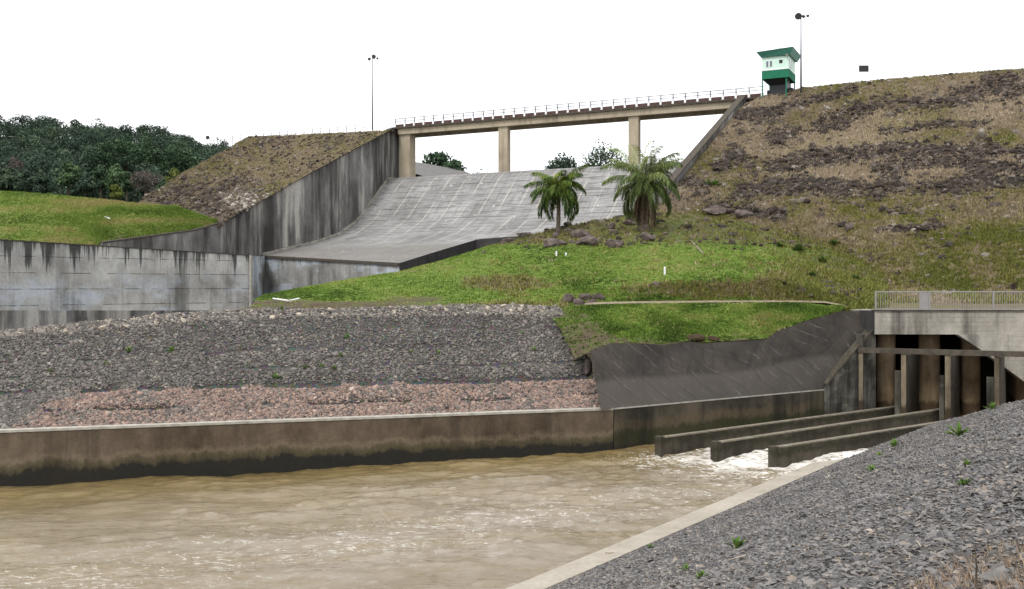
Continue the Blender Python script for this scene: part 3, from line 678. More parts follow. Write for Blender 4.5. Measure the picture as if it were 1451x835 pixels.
for (x0, x1) in ((1268, 1276.5), (1331, 1338), (1398, 1408)):
    a = oline(x0, 0.5); b = oline(x1, 0.5); mb = MB(); mb.box((a + b) / 2, (np.linalg.norm(b - a) / 2, 0.2), OD, -2, 3.1 - 0.2 * (x0 > 1300)); mb.build('pier_block', m_wing, t)
    mb = MB(); c0 = oline(x1 + 4, 0.2); c1 = c0 + np.array([0.5, 0.866]) * 4.5; mb = wall_prism(c0, c1, -2, bz - 0.4, 0.2, (0.866, -0.5)); mb.build('dividing_wall', m_beam, t)
for (x0, x1) in ((1242, 1268), (1302, 1331), (1364, 1388), (1440, 1466)):
    a = P(x0, 474, 60.5); b = P(x1, 474, 60.5); r = (b[0] - a[0]) / 2; cx = (a[0] + b[0]) / 2
    mb = MB(); ring = [(cx + r * math.cos(th), 60.5 - r * math.sin(th)) for th in np.linspace(math.pi, 0, 12)]
    ring = [(cx - r + 1.6, 64.5)] + ring + [(cx + r + 1.6, 64.5)]
    n = len(ring); mb.add([(x, y, -2) for x, y in ring] + [(x, y, z0 - .003) for x, y in ring], [tuple(range(n)), tuple(range(n, 2 * n))] + [(i, (i + 1) % n, n + (i + 1) % n, n + i) for i in range(n)])
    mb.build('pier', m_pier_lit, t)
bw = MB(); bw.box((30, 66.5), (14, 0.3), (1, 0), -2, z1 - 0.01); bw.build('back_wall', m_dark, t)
ab = MB(); c0 = oline(1223, 0.1); c1 = P(1246, 474, 63)[:2]
ab = wall_prism(c0, c1, -2, z0 - 0.003, 0.4, (-0.9, 0.3)); ab.build('abutment', m_wing, t)
ww = MB(); a = P(1168, 549, 56.45); b = P(1241, 463, 58.3); c0_ = oline(1219, 0)
mid = P(1218, 490, 57.5)
ww.prism([(a[0], a[1], -2), (mid[0], mid[1], -2), (mid[0], mid[1], mid[2]), (a[0], a[1], a[2])], (0.1, 0.35, 0)); ww.build('wing_wall', m_wing, t)
ww = MB(); ww.prism([(mid[0], mid[1], -2), (b[0], b[1], -2), (b[0], b[1], b[2]), (mid[0], mid[1], mid[2])], (0.1, 0.35, 0)); ww.build('wing_wall', m_wing, t)
cc = MB(); nrm = np.array([0.05, -0.12, 0.04]); upv = np.array([0, 0.30, 0.30])
cc.hexa([a + nrm, b + nrm, b + upv, a + upv, a + nrm + np.array([0, 0, .14]), b + nrm + np.array([0, 0, .14]), b + upv + np.array([0, 0, .14]), a + upv + np.array([0, 0, .14])]); cc.build('wing_coping', m_guide, t)
cl = MB(); cl.box(((P(1240, 0, 58.2)[0] - 0.25), 58.6), (0.28, 0.6), (1, 0), zb(470, 58), z1 + 0.02); cl.build('end_block', m_slab_dark, t)

# railing on the outlet deck
def bar(p0, p1, hw, hd, y=None):
    mb = MB(); p0 = np.array(p0); p1 = np.array(p1)
    return mb
t = thing('railing', 'pale grey metal railing with close balusters on the outlet deck', 'railing', P(1240, 440, 57.75))
ry = lambda px: np.interp(px, [1240, 1760], [57.85, 57.15])
def rx(px): return (px - CX) / F * ry(px)
ztop, zbot = zb(413.5, 57.8), zb(438.3, 57.8)
for z_ in (ztop, zbot):
    mb = MB(); a = (rx(1240), ry(1240)); b = (rx(1760), ry(1760))
    mb.hexa([(a[0], a[1] - .03, z_ - .035), (b[0], b[1] - .03, z_ - .035), (b[0], b[1] + .03, z_ - .035), (a[0], a[1] + .03, z_ - .035), (a[0], a[1] - .03, z_ + .035), (b[0], b[1] - .03, z_ + .035), (b[0], b[1] + .03, z_ + .035), (a[0], a[1] + .03, z_ + .035)])
    mb.build('rail', m_rail, t)
mb = MB(); mb.box((0, 0), (0.035, 0.035), (1, 0), z1 + .07, ztop - .036); pmesh = None
for px in (1240.8, 1303.5, 1317, 1407.5, 1498, 1590):
    mb = MB(); mb.box((rx(px), ry(px)), (0.04, 0.04), (1, 0), z1 + .08, ztop + .04); mb.build('post', m_rail, t)
mb = MB(); mb.box((rx(1310.2), ry(1310.2)), (0.25, 0.012), (1, 0), zbot + .036, ztop - .036); mb.build('gate_panel', m_rail, t)
bal0 = None; px = 1244.2
while px < 1590:
    if not (1301 < px < 1319):
        if bal0 is None:
            mb = MB(); mb.box((rx(px), ry(px)), (0.0105, 0.0105), (1, 0), zbot + .036, ztop - .036)
            bal0 = mb.build('baluster', m_rail, t); bx0, by0 = rx(px), ry(px)
        else:
            o = bal0.copy(); COL.objects.link(o); o.parent = t; o.location = (rx(px) - bx0, ry(px) - by0, 0)
    px += 3.45

# ================================================================== SPILLWAY
KP = [-7, -4.5, -2, -0.5, 1, 3, 7, 11.4, 17, 24, 30, 36, 48]
ZP = [24.5, 26.8, 27.75, 27.95, 27.6, 26.4, 22.8, 19.1, 16.5, 14.8, 13.7, 12.6, 10.3]
def cz(k):
    return np.interp(k, KP, ZP)
def lip_k(w): return 36.0 + (44.6 - 36.0) * w / 30.2
def wmax(k): return np.interp(k, [14, 21], [64, 30.2])
nk, nw = 140, 90
SG = np.zeros((nk, nw, 3)); SUV = np.zeros((nk, nw, 2))
for i, f in enumerate(np.linspace(0, 1, nk)):
    for j, g in enumerate(np.linspace(0, 1, nw)):
        kk = -7 + f * 43; w = g * wmax(kk)
        k = -7 + f * (43 + (lip_k(min(w, 30.2)) - 36.0) * f ** 2)
        SG[i, j] = WK(w, k, cz(k)); SUV[i, j] = (w, k)
for _ in range(6): SG[1:-1, :, 2] = (SG[1:-1, :, 2] * 2 + SG[:-2, :, 2] + SG[2:, :, 2]) / 4
m = Mat('chute_concrete', 0.9, 0.2)
ux, uy, _ = m.xyz(m.uv())
nb_ = m.noise(m.uv((0.12, 0.16, 1)), 1.0, 5, 0.6); nf = m.noise(m.uv((0.35, 3.2, 1)), 1.0, 5, 0.65); ns = m.noise(m.uv((1.6, 0.18, 1)), 1.0, 5, 0.65)
c = m.mix(m.mr(nb_, 0.35, 0.65), (0.20, 0.195, 0.19), (0.32, 0.315, 0.31))
c = m.mix(m.mr(nf, 0.48, 0.66, 0, 0.7), c, (0.085, 0.082, 0.08))
c = m.mix(m.mr(ns, 0.5, 0.7, 0, 0.45), c, (0.07, 0.065, 0.06))
apr = m.mr(m.math('ADD', uy, m.mr(nb_, 0.3, 0.7, -3, 3)), 26, 31)
c = m.mix(m.math('MULTIPLY', apr, 0.75), c, m.mix(m.mr(nf, 0.4, 0.6), (0.13, 0.12, 0.11), (0.20, 0.185, 0.17)))
fw = m.math('FRACT', m.math('MULTIPLY', ux, 1 / 3.35))
brk = m.mr(m.noise(m.uv((0.35, 0.22, 1)), 1.0, 3), 0.36, 0.5)
c = m.mix(m.math('MULTIPLY', m.math('MULTIPLY', m.math('LESS_THAN', fw, 0.075), brk), m.mr(uy, 24, 30, 0.52, 0.08)), c, (0.46, 0.43, 0.38))
fk = m.math('FRACT', m.math('MULTIPLY', uy, 1 / 1.25))
c = m.mix(m.math('MULTIPLY', m.math('LESS_THAN', fk, 0.16), m.mr(m.noise(m.uv((0.2, 0.5, 1)), 1.0, 3), 0.38, 0.6, 0, 0.6)), c, (0.06, 0.058, 0.055))
sp = m.mr(m.noise(m.uv((0.8, 1.6, 1)), 1.0, 4), 0.66, 0.7)
c = m.mix(m.math('MULTIPLY', sp, 0.7), c, (0.55, 0.54, 0.52))
m.col(c); m.bump(nf, 0.4, 0.1); m_chute = m.m
m_lip = concrete('lip_concrete', (0.18, 0.175, 0.16), (0.38, 0.38, 0.37), stain=(0.03, 0.03, 0.028), streak=0.4, sscale=0.5, pale=(0.48, 0.53, 0.60), drips=(12.6, 3.0))
chute = thing('spillway_chute', 'broad curved concrete spillway chute with pale joint lines under the bridge', 'spillway', WK(15, 20, 15))
i = np.arange(nk - 1)[:, None] * nw + np.arange(nw - 1)[None]
so = big_mesh('chute_floor', SG.reshape(-1, 3), np.stack([i, i + 1, i + 1 + nw, i + nw], -1).reshape(-1, 4), m_chute, smooth=True, parent=chute)
set_uv(so, SUV.reshape(-1, 2))
mb = MB(); e = SG[-1]; n = len(e)
mb.add(list(e - np.array([0, 0, 0.003])) + [(p[0], p[1], 1.0) for p in e], [(j, j + 1, n + j + 1, n + j) for j in range(n - 1)]); mb.build('lip_face', m_lip, chute)
mb = MB(); e = SG[40:, -1]; n = len(e)
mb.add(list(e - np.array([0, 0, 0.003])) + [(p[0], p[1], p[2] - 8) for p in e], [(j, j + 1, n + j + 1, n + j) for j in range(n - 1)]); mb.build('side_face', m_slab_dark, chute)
# kerb-like rim along the lip and exposed side
rim = MB(); e = SG[-1]
for j in range(0, len(e) - 1):
    a, b = e[j], e[j + 1]; dn = np.array([FL[0], FL[1], 0]) * 0.25
    rim.hexa([a + (0, 0, -.35), a + dn + (0, 0, -.35), b + dn + (0, 0, -.35), b + (0, 0, -.35), a + (0, 0, .02), a + dn + (0, 0, .0), b + dn + (0, 0, .0), b + (0, 0, .02)])
rim.build('lip_edge', m_beam, chute)

# training walls
def training(name, label, w, side, top, bottom, tcol):
    t = thing(name, label, 'wall', WK(w, 0, 20))
    pts = [WK(w, k, z) for k, z in top] + [WK(w, k, z) for k, z in reversed(bottom)]
    mb = MB(); mb.prism(pts, np.array([AX[0], AX[1], 0]) * side * 0.9); mb.build('wall', m_training, t)
    cpm = MB()
    for (k0, z0_), (k1, z1_) in zip(top[:-1], top[1:]):
        a = WK(w, k0, z0_); b = WK(w, k1, z1_); sd = np.array([AX[0], AX[1], 0]) * side
        cpm.hexa([a - sd * .08, b - sd * .08, b + sd * .95, a + sd * .95, a - sd * .08 + (0, 0, .18), b - sd * .08 + (0, 0, .18), b + sd * .95 + (0, 0, .18), a + sd * .95 + (0, 0, .18)])
    cpm.build('coping', tcol, t)
    return t
lt = training('training_wall', 'tall black-streaked concrete training wall on the left side of the spillway chute', -0.02, -1, [(-3, 36.9), (0, 36.9), (45.2, 16.8), (50, 15.6), (65.5, 13.3)], [(-3, 20), (65.5, 1.5)], m_beam)
# fillet where the wall meets the chute
fl = MB()
for k0, k1 in zip(np.arange(0, 36, 1.5), np.arange(1.5, 37.5, 1.5)):
    a, b = WK(0, k0, cz(k0) - .3), WK(0, k1, cz(k1) - .3); sd = np.array([AX[0], AX[1], 0]) * .5
    fl.hexa([a, b, b + sd, a + sd, a + (0, 0, .65), b + (0, 0, .65), b + sd + (0, 0, .55), a + sd + (0, 0, .55)])
fl.build('base_kerb', m_outlet, lt)
training('training_wall', 'concrete training wall edge sloping down from the bridge beside the rocky dam face', 64, 1, [(-3, 37.35), (0, 37.35), (31.8, 23.2), (42, 18.6)], [(-3, 22), (0, 22), (42, 10)], m_beam)

# basin wall on the left
bw_ = [(-700, 318, 80), (-300, 330, 98), (0, 340.5, 112), (130, 348.5, 121.2), (355, 362.5, 136)]
t = thing('basin_wall', 'long pale concrete basin wall with black drip streaks below the grass field', 'wall', P(130, 420, 121))
mb = MB(); ft = MB(); cpn = MB()
for a, b in zip(bw_[:-1], bw_[1:]):
    pa_, pb_ = P(*a), P(*b); n = np.array([-0.7, 0.7, 0]) * 0.8
    za = P(a[0], 440, a[2])[2]; zb_ = P(b[0], 440, b[2])[2]
    mb.hexa([(pa_[0], pa_[1], za), (pb_[0], pb_[1], zb_), (pb_[0] + n[0], pb_[1] + n[1], zb_), (pa_[0] + n[0], pa_[1] + n[1], za), pa_, pb_, pb_ + n, pa_ + n])
    o_ = np.array([0.5, -0.5, 0]) * 0.25
    ft.hexa([np.array([pa_[0], pa_[1], -1]) + n, np.array([pb_[0], pb_[1], -1]) + n, np.array([pb_[0], pb_[1], -1]) - o_ * -.6, np.array([pa_[0], pa_[1], -1]) - o_ * -.6,
             np.array([pa_[0], pa_[1], za - .003]) + n, np.array([pb_[0], pb_[1], zb_ - .003]) + n, np.array([pb_[0], pb_[1], zb_ - .003]) + o_ * .6, np.array([pa_[0], pa_[1], za - .003]) + o_ * .6])
    cpn.hexa([pa_ + (0.06, -0.06, 0), pb_ + (0.06, -0.06, 0), pb_ + n, pa_ + n, pa_ + (0.06, -0.06, .12), pb_ + (0.06, -0.06, .12), pb_ + n + (0, 0, .12), pa_ + n + (0, 0, .12)])
mb.build('wall', m_basin, t); ft.build('footing', m_training, t); cpn.build('coping', m_beam, t)
e0 = P(355.8, 362.5, 136.1); e1 = P(376, 363.0, 149.2); mb = MB(); nn = np.array([-.6, .25, 0])
mb.hexa([(e0[0], e0[1], 0), (e1[0], e1[1], 0), (e1[0] + nn[0], e1[1] + nn[1], 0), (e0[0] + nn[0], e0[1] + nn[1], 0), e0 - (0, 0, .02), e1 - (0, 0, .02), e1 + nn - (0, 0, .02), e0 + nn - (0, 0, .02)]); mb.build('return_wall', m_lip, t)
mb = MB(); a = P(355.5, 362.5, 136); mb.box((a[0], a[1]), (0.12, 0.4), (1, 0), 4.2, a[2] + .03); mb.build('end_pillar', m_coping, t)

# ================================================================== BRIDGE
t = thing('footbridge', 'concrete road bridge on tall piers over the spillway crest with white railing', 'bridge', WK(32, -3, 37))
def wkbox(w0, w1, k0, k1, z0, z1):
    mb = MB(); mb.hexa([WK(w0, k1, z0), WK(w1, k1, z0), WK(w1, k0, z0), WK(w0, k0, z0), WK(w0, k1, z1), WK(w1, k1, z1), WK(w1, k0, z1), WK(w0, k0, z1)]); return mb
wkbox(-0.5, 69.5, -6, -0.3, 36.95, 37.2).build('deck', m_bridge, t)
for kk in (-0.9, -5.1):
    wkbox(0.8, 64.6, kk - 0.35, kk + 0.35, 35.85, 36.947).build('girder', m_bridge, t)
for w_, hw in ((2.0, 1.15), (22.3, 0.9), (46.3, 0.85)):
    o = wkbox(w_ - hw, w_ + hw, -2.1 if w_ > 5 else -2.9, -0.9, 26.0, 35.847); o.build('pier', m_bridge, t)
wc = [ (0.4 + 2.03 * i) for i in range(34)]
kb = MB()
for a, b in zip(wc[:-1], wc[1:]): 
    x = wkbox(a + .2, b - .2, -0.62, -0.25, 37.203, 37.66); kb.add(x.v, x.f)
kb.build('kerb', m_kerb, t)
fa_ = wkbox(-0.5, 69.5, -0.3, -0.12, 36.9, 37.2); fa_.build('edge_beam', m_beam, t)
rl = wkbox(0.2, 67.6, -0.48, -0.38, 38.69, 38.80).build('railing', m_brail, t); BASE[rl.name] = BASE[t.name]
wkbox(0.2, 67.6, -0.47, -0.39, 38.18, 38.28).build('rail', m_brail, rl)
post0 = None
for w_ in wc:
    if post0 is None:
        x = wkbox(w_ - .17, w_ + .17, -0.60, -0.2, 37.205, 37.72); y_ = wkbox(w_ - .09, w_ + .09, -0.50, -0.40, 37.72, 38.71)
        post0 = y_.build('post', m_brail, rl); foot0 = x.build('post_foot', m_white, rl); w0_ = w_
    else:
        for q0_ in (post0, foot0):
            o = q0_.copy(); COL.objects.link(o); o.parent = rl; o.location = Vector(WK(w_, 0) - WK(w0_, 0))
for nm, k_ in (('rail', -5.8),):
    for z_ in (38.25, 38.75): wkbox(0.2, 67.6, k_ - .02, k_ + .02, z_ - .03, z_ + .03).build('far_rail', m_brail, t)

# crest railing on the left and small sign
t = thing('crest_railing', 'thin white railing along the grassy dam crest left of the bridge', 'railing', WK(-20, -2, 37))
ra = [(355, 191), (372, 189.5), (400, 188), (440, 185.5), (480, 183), (515, 180.5)]
pts = []
for w_ in np.arange(-47, -7.5, 2.03): pts.append(WK(w_, -3.0, 37.0))
for z_ in (0.55, 1.1):
    mb = MB(); mb.tube([p + (0, 0, z_ + 0.6) for p in pts], 0.05, 6); mb.build('rail', m_brail, t)
for p in pts:
    mb = MB(); mb.tube([p + (0, 0, -0.3), p + (0, 0, 1.71)], 0.07, 6); mb.build('post', m_brail, t)
t = thing('road_sign', 'small dark round sign on a thin post at the left end of the crest railing', 'sign', WK(-49, -3, 37))
p = WK(-47.6, -3, 36.5); mb = MB(); mb.tube([p, p + (0, 0, 2.6)], 0.04, 6); mb.build('post', m_steel, t)
mb = MB(); mb.tube([p + (0, -.06, 2.35), p + (0, -.1, 2.35)], 0.42, 14); mb.build('sign_face', m_black, t)

# ================================================================== LAMP POSTS
def lamp_post(px, pbase, d, ptop, label, heads):
    b = P(px, pbase, d); top_ = P(px, ptop, d)
    t = thing('lamp_post', label, 'lamp post', b, 'floodlight poles on the dam crest')
    mb = MB(); mb.tube([b + (0, 0, -0.6), (b + top_) / 2, top_], [0.15, 0.115, 0.075], 10); mb.build('pole', m_steel, t, smooth=True)
    mb = MB(); mb.tube([top_ + (-0.75, 0, 0.05), top_ + (0.95, 0, 0.05)], 0.035, 6); mb.build('crossarm', m_steel, t)
    for dx, dz, sz in heads:
        c = top_ + np.array([dx, 0, dz]); mb = MB()
        dirv = np.array([np.sign(dx) * 0.35 + 0.05, -0.7, -0.55]); dirv /= np.linalg.norm(dirv)
        mb.tube([c - dirv * sz * .55, c - dirv * sz * .15, c + dirv * sz * .45, c + dirv * sz * .5], [sz * .22, sz * .4, sz * .55, sz * .57], 10); mb.build('lamp_head', m_steel, t)
lamp_post(528, 180, 186, 84, 'tall thin floodlight pole at the left end of the bridge', [(-0.55, 0.1, 0.55), (0.12, 0.6, 0.75), (0.85, 0.2, 0.4)])
lamp_post(1135, 126, 147.5, 24.5, 'tall thin floodlight pole beside the green guardhouse', [(-0.35, 0.3, 0.95), (0.3, 0.15, 0.45), (0.95, 0.25, 0.4)])

# ================================================================== GUARDHOUSE
gA = P(1080, 140, 150.6); 
def GH(u, v, z):                      # u right along the front, v back
    q = gA[:2] + AX * u - FL * v; return np.array([q[0], q[1], z])
GW, GD = 3.95, 5.2
def ghbox(u0, u1, v0, v1, z0, z1):
    mb = MB(); mb.hexa([GH(u0, v0, z0), GH(u1, v0, z0), GH(u1, v1, z0), GH(u0, v1, z0), GH(u0, v0, z1), GH(u1, v0, z1), GH(u1, v1, z1), GH(u0, v1, z1)]); return mb
t = thing('guardhouse', 'small green and mint guardhouse on stilts with an overhanging green roof', 'guardhouse', GH(2, 2.5, 37))
ghbox(0, GW, 0, GD, 40.85, 43.05).build('wall', m_mint, t)
ghbox(-.06, GW + .06, -.06, GD + .06, 39.45, 40.85).build('lower_wall', m_green, t)
ghbox(-.08, GW + .08, -.08, GD + .08, 40.70, 40.9).build('sill_band', m_white, t)
rf = MB(); z0_, z1_ = 42.75, 43.62
lo = [GH(-.15, -.3, z0_), GH(GW + .3, -.3, z0_), GH(GW + .3, GD + .3, z0_), GH(-.15, GD + .3, z0_)]
hi_ = [GH(-.75, -.85, z1_ - .1), GH(GW + .8, -.85, z1_ + .15), GH(GW + .8, GD + .9, z1_ + .15), GH(-.75, GD + .9, z1_ - .1)]
rf.hexa(lo + hi_); rf.build('roof', m_roof, t)
for (u0, u1) in ((0.55, 1.0), (1.1, 1.55)):
    w_ = ghbox(u0, u1, -.05, .02, 41.2, 42.2).build('window', m_white, t); BASE[w_.name] = BASE[t.name]
    ghbox(u0 + .07, u1 - .07, -.07, -.045, 41.27, 42.13).build('pane', m_glass, w_)
ghbox(2.55, 3.05, -.05, .02, 41.65, 42.15).build('window', m_black, t)
w_ = ghbox(GW - .02, GW + .05, .5, 1.7, 41.15, 42.4).build('window', m_white, t); BASE[w_.name] = BASE[t.name]
ghbox(GW + .04, GW + .07, .6, 1.6, 41.25, 42.3).build('pane', m_glass, w_)
for (u, v, zl) in ((0.03, 0.03, 35.2), (GW - .4, 0.2, 35.6), (GW - .08, GD - .1, 36.5), (0.1, GD - .1, 36.5)):
    ghbox(u - .08, u + .08, v - .08, v + .08, zl, 39.45).build('stilt', m_green, t)
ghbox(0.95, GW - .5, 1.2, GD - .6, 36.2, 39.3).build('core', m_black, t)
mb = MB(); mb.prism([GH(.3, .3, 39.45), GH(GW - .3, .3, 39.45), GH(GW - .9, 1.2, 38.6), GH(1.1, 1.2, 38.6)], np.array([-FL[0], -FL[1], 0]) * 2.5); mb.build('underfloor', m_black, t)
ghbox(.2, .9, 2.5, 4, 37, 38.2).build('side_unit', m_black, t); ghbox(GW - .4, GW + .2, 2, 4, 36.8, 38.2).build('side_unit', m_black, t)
mb = MB(); a = GH(2.3, .5, 43.7); mb.tube([a, a + np.array([.35, 0, .45]), a + np.array([.85, 0, 1.35])], [.05, .04, .03], 6); mb.tube([a + np.array([-.25, 0, .35]), a + np.array([.35, 0, .45])], .03, 6); mb.tube([a, a - np.array([0, 0, .3])], .04, 6); mb.build('antenna', m_driftwood, t)
mb = MB(); c = GH(GW - .3, -.3, 42.75); mb.tube([c, c + np.array([.15, -.25, -.15])], .12, 8); mb.build('lamp', m_driftwood, t)

# sign board on the crest
t = thing('sign_board', 'dark rectangular board on thin pale posts on the dam crest', 'sign', P(1223.5, 118, 147))
a, b = P(1217, 102, 147), P(1230.5, 93.2, 147); mb = MB(); mb.box(((a[0] + b[0]) / 2, 147), ((b[0] - a[0]) / 2, .06), (1, 0), a[2], b[2]); mb.build('board', m_black, t)
fr = MB()
for (x0, x1, z0_, z1_) in ((a[0] - .06, b[0] + .06, b[2], b[2] + .06), (a[0] - .06, b[0] + .06, a[2] - .06, a[2]), (a[0] - .06, a[0], a[2], b[2]), (b[0], b[0] + .06, a[2], b[2])):
    fr.box(((x0 + x1) / 2, 147), ((x1 - x0) / 2, .08), (1, 0), z0_, z1_)
fr.build('frame', m_white, t)
for x in (a[0] + .2, b[0] - .2):
    mb = MB(); mb.tube([(x, 147.12, 36.5), (x, 147.12, b[2])], .035, 6); mb.build('post', m_white, t)
t = thing('marker_pole', 'slender pale pole far right on the dam crest', 'pole', P(1370, 105, 142))
mb = MB(); mb.tube([P(1370, 108, 142), P(1370, 82, 142)], .035, 6); mb.build('pole', m_white, t)

# ================================================================== VEGETATION
def leaf_cloud(blobs, n, size, shell=0.45):
    """leaf clumps through the volume of several ellipsoids: verts, quads, rv"""
    w = np.array([b[3] * b[4] * b[5] for b in blobs]) ** 0.67; w /= w.sum()
    ch = RNG.choice(len(blobs), n, p=w); B = np.array(blobs)[ch]
    d = RNG.normal(size=(n, 3)); d /= np.linalg.norm(d, axis=1)[:, None]
    rr = (shell + (1 - shell) * RNG.random(n) ** 0.6) * (0.85 + 0.3 * RNG.random(n))
    c = B[:, :3] + d * B[:, 3:6] * rr[:, None]
    nrm = d + RNG.normal(0, 0.6, (n, 3)); nrm /= np.linalg.norm(nrm, axis=1)[:, None]
    a = np.cross(nrm, RNG.normal(size=(n, 3))); a /= np.linalg.norm(a, axis=1)[:, None]; b = np.cross(nrm, a)
    s_ = size * (0.5 + 0.9 * RNG.random(n))[:, None]
    a = a * s_; b = b * s_ * 0.75
    V = np.stack([c - a, c - b * .8 + a * .15, c + a, c + b * 0.9 - a * .1], 1).reshape(-1, 3)
    rv = np.clip(RNG.normal(0.5, 0.22, n) + (RNG.random(len(blobs))[ch] - 0.5) * 0.35, 0, 1)
    return V, np.arange(n * 4).reshape(-1, 4), np.repeat(rv, 4)
def tree(name, label, base, h, w, mat, group=None, cat='tree', n=700, leaf=None, trunk_f=0.35, nb=9, shell=0.45, flat=1.0):
    base = np.array(base, float); t = thing(name, label, cat, base, group)
    blobs = []
    ch = h * (1 - trunk_f)
    for i in range(nb):
        a = random.random() * 6.28; r = random.random() ** 0.6 * w * 0.62; zz = trunk_f * h + ch * (0.2 + 0.62 * random.random() * (1 - 0.45 * r / w))
        s_ = w * random.uniform(0.32, 0.5)
        blobs.append((base[0] + r * math.cos(a), base[1] + r * math.sin(a), base[2] + zz, s_, s_, min(s_ * 0.8, ch * 0.3) * flat))
    blobs.append((base[0], base[1], base[2] + h * 0.86, w * .4, w * .4, h * .14))
    V, Fc, rv = leaf_cloud(blobs, n, leaf or w * 0.09, shell)
    big_mesh('crown', V, Fc, mat, {'rv': rv}, parent=t)
    mb = MB(); tr = h * 0.022 + 0.08
    p1 = base + (0, 0, trunk_f * h); mb.tube([base + (0, 0, -1), p1, base + (w * .05, 0, h * .8)], [tr * 1.3, tr, tr * .3], 8)
    for b in blobs[:6]: mb.tube([p1 + (0, 0, random.uniform(-.1, .15) * h), (p1 + np.array(b[:3])) / 2 + (0, 0, .05 * h), np.array(b[:3])], [tr * .5, tr * .35, tr * .12], 6)
    mb.build('trunk', m_bark, t)
    return t

# far wood: one mass
fb_V, fb_F, fb_R = [], [], []; off = 0
cand = []
while len(cand) < 520:
    u, v = random.random(), random.uniform(0.22, 0.76); cand.append((u, v))
pp = hi.at(np.array([c[0] for c in cand]), np.array([c[1] for c in cand]))
ridge = hi.at(np.linspace(0, 1, 90), np.full(90, 0.74)); pp = np.concatenate([pp, ridge])
for p in pp:
    w = random.uniform(4.5, 8); h = random.uniform(7, 14); blobs = []
    for i in range(4):
        a = random.random() * 6.28; r = w * .45 * random.random(); s_ = w * random.uniform(.5, .75)
        blobs.append((p[0] + r * math.cos(a), p[1] + r * math.sin(a), p[2] + h * random.uniform(.25, .9), s_, s_, s_ * .7))
    V, Fc, rv = leaf_cloud(blobs, 480, 0.48, 0.6)
    rv = np.clip(rv * 0.8 + (random.random() - 0.45) * 0.5, 0, 1)
    fb_V.append(V); fb_F.append(Fc + off); fb_R.append(rv); off += len(V)
tag(big_mesh('forest', np.concatenate(fb_V), np.concatenate(fb_F), m_forest, {'rv': np.concatenate(fb_R)}), 'dense dark green forest covering the far hill', 'forest', kind='stuff')

# single trees before the wood
G1 = 'trees at the foot of the wooded hill'
specs = [(150, 197, 262, 30, 330, m_leaf_mid, 'round dark green tree left of centre in the tall front clump'), (178, 190, 262, 34, 340, m_leaf_mid, 'tallest dark green tree of the clump before the wooded hill'),
         (210, 192, 262, 34, 335, m_leaf_mid, 'broad dark green tree behind the grey leafless tree'), (243, 199, 268, 30, 330, m_leaf_mid, 'dark green tree right of the tall front clump'), (270, 210, 268, 24, 335, m_leaf_mid, 'rightmost dark green tree before the left dam face'),
         (97, 229, 276, 22, 290, m_leaf_pale, 'pale green feathery tree behind the grass field'), (143, 234, 280, 20, 285, m_leaf_mid, 'mid green tree beside the pale feathery tree'), (165, 232, 280, 19, 283, m_leaf_pale, 'upright pale green tree left of the grey leafless tree'), (180, 243, 280, 15, 280, m_leaf_mid, 'small mid green tree just left of the grey leafless tree'),
         (207, 240, 284, 25, 278, m_leaf_brown, 'grey brown leafless tree behind the grass field'), (247, 238, 284, 17, 282, m_leaf_yel, 'yellow green bushy tree beside the left dam face'), (164, 262, 286, 11, 255, m_leaf_yel, 'low yellow green shrub behind the field edge'),
         (8, 238, 284, 21, 270, m_forest, 'dark tree at the left edge of the picture behind the field'), (36, 240, 284, 18, 268, m_forest, 'dark tree second from the left edge behind the field'), (60, 242, 284, 17, 268, m_forest, 'dark narrow tree in the low row behind the field'), (120, 245, 284, 18, 272, m_forest, 'dark low tree below the pale feathery tree'),
         (-40, 236, 284, 22, 272, m_forest, 'dark tree beyond the left edge'), (232, 256, 290, 14, 262, m_leaf_mid, 'low dark green tree at the foot of the left dam face'), (20, 222, 262, 16, 330, m_leaf_brown, 'small grey leafless tree among the dark trees at far left')]
for (x, yt, yb, hw, d, mt, lab) in specs:
    b = P(x, yb, d); h = P(x, yt, d)[2] - b[2]
    tree('tree', lab, b, h, hw * d / F, mt, G1, n=2200, leaf=0.42 if mt is not m_leaf_brown else 0.24, trunk_f=0.2, nb=11)

# trees behind the spillway
for (x, yt, hw, d, mt, lab, kw) in [(622, 215, 24, 235, m_leaf_mid, 'dark spreading tree seen under the bridge beside the left pier', dict(trunk_f=0.3, n=900, nb=12)), (642, 227, 20, 232, m_leaf_mid, 'low green bush under the bridge right of the spreading tree', dict(trunk_f=0.1, n=800, nb=12)),
         (587, 222, 10, 236, m_leaf_brown, 'thin leafless bush under the bridge next to the left pier', dict(trunk_f=0.3, leaf=0.14, n=160)), (796, 216, 28, 232, m_forest, 'dark round bush behind the spillway crest above the small palm', dict(trunk_f=0.3, n=2600, nb=26, leaf=.32)),
         (850, 198, 36, 238, m_leaf_mid, 'lacy open tree behind the spillway crest left of the right pier', dict(trunk_f=0.4, n=2400, nb=26, leaf=0.26)), (683, 235, 20, 300, m_leaf_brown, 'low distant grey bushes beside the middle pier', dict(trunk_f=0.5, n=500, nb=14, leaf=.3)), (885, 214, 14, 245, m_leaf_brown, 'thin bare tree behind the crest close to the right pier', dict(trunk_f=0.4, n=600, nb=14, leaf=.16))]:
    zb0 = 27.0 if x > 700 or x == 683 else P(x, 248, d)[2]
    b = np.array([(x - CX) / F * d, d, zb0]); h = P(x, yt, d)[2] - zb0
    k2 = dict(n=700, leaf=0.36, nb=9); k2.update(kw)
    tree('tree', lab, b, h, hw * d / F, mt, 'trees behind the spillway crest', **k2)
t = thing('utility_pole', 'thin grey pole behind the spillway crest beside the left pier', 'pole', P(601, 245, 240))
mb = MB(); mb.tube([P(601, 250, 240), P(601, 217, 240)], .09, 6); mb.build('pole', m_steel, t)
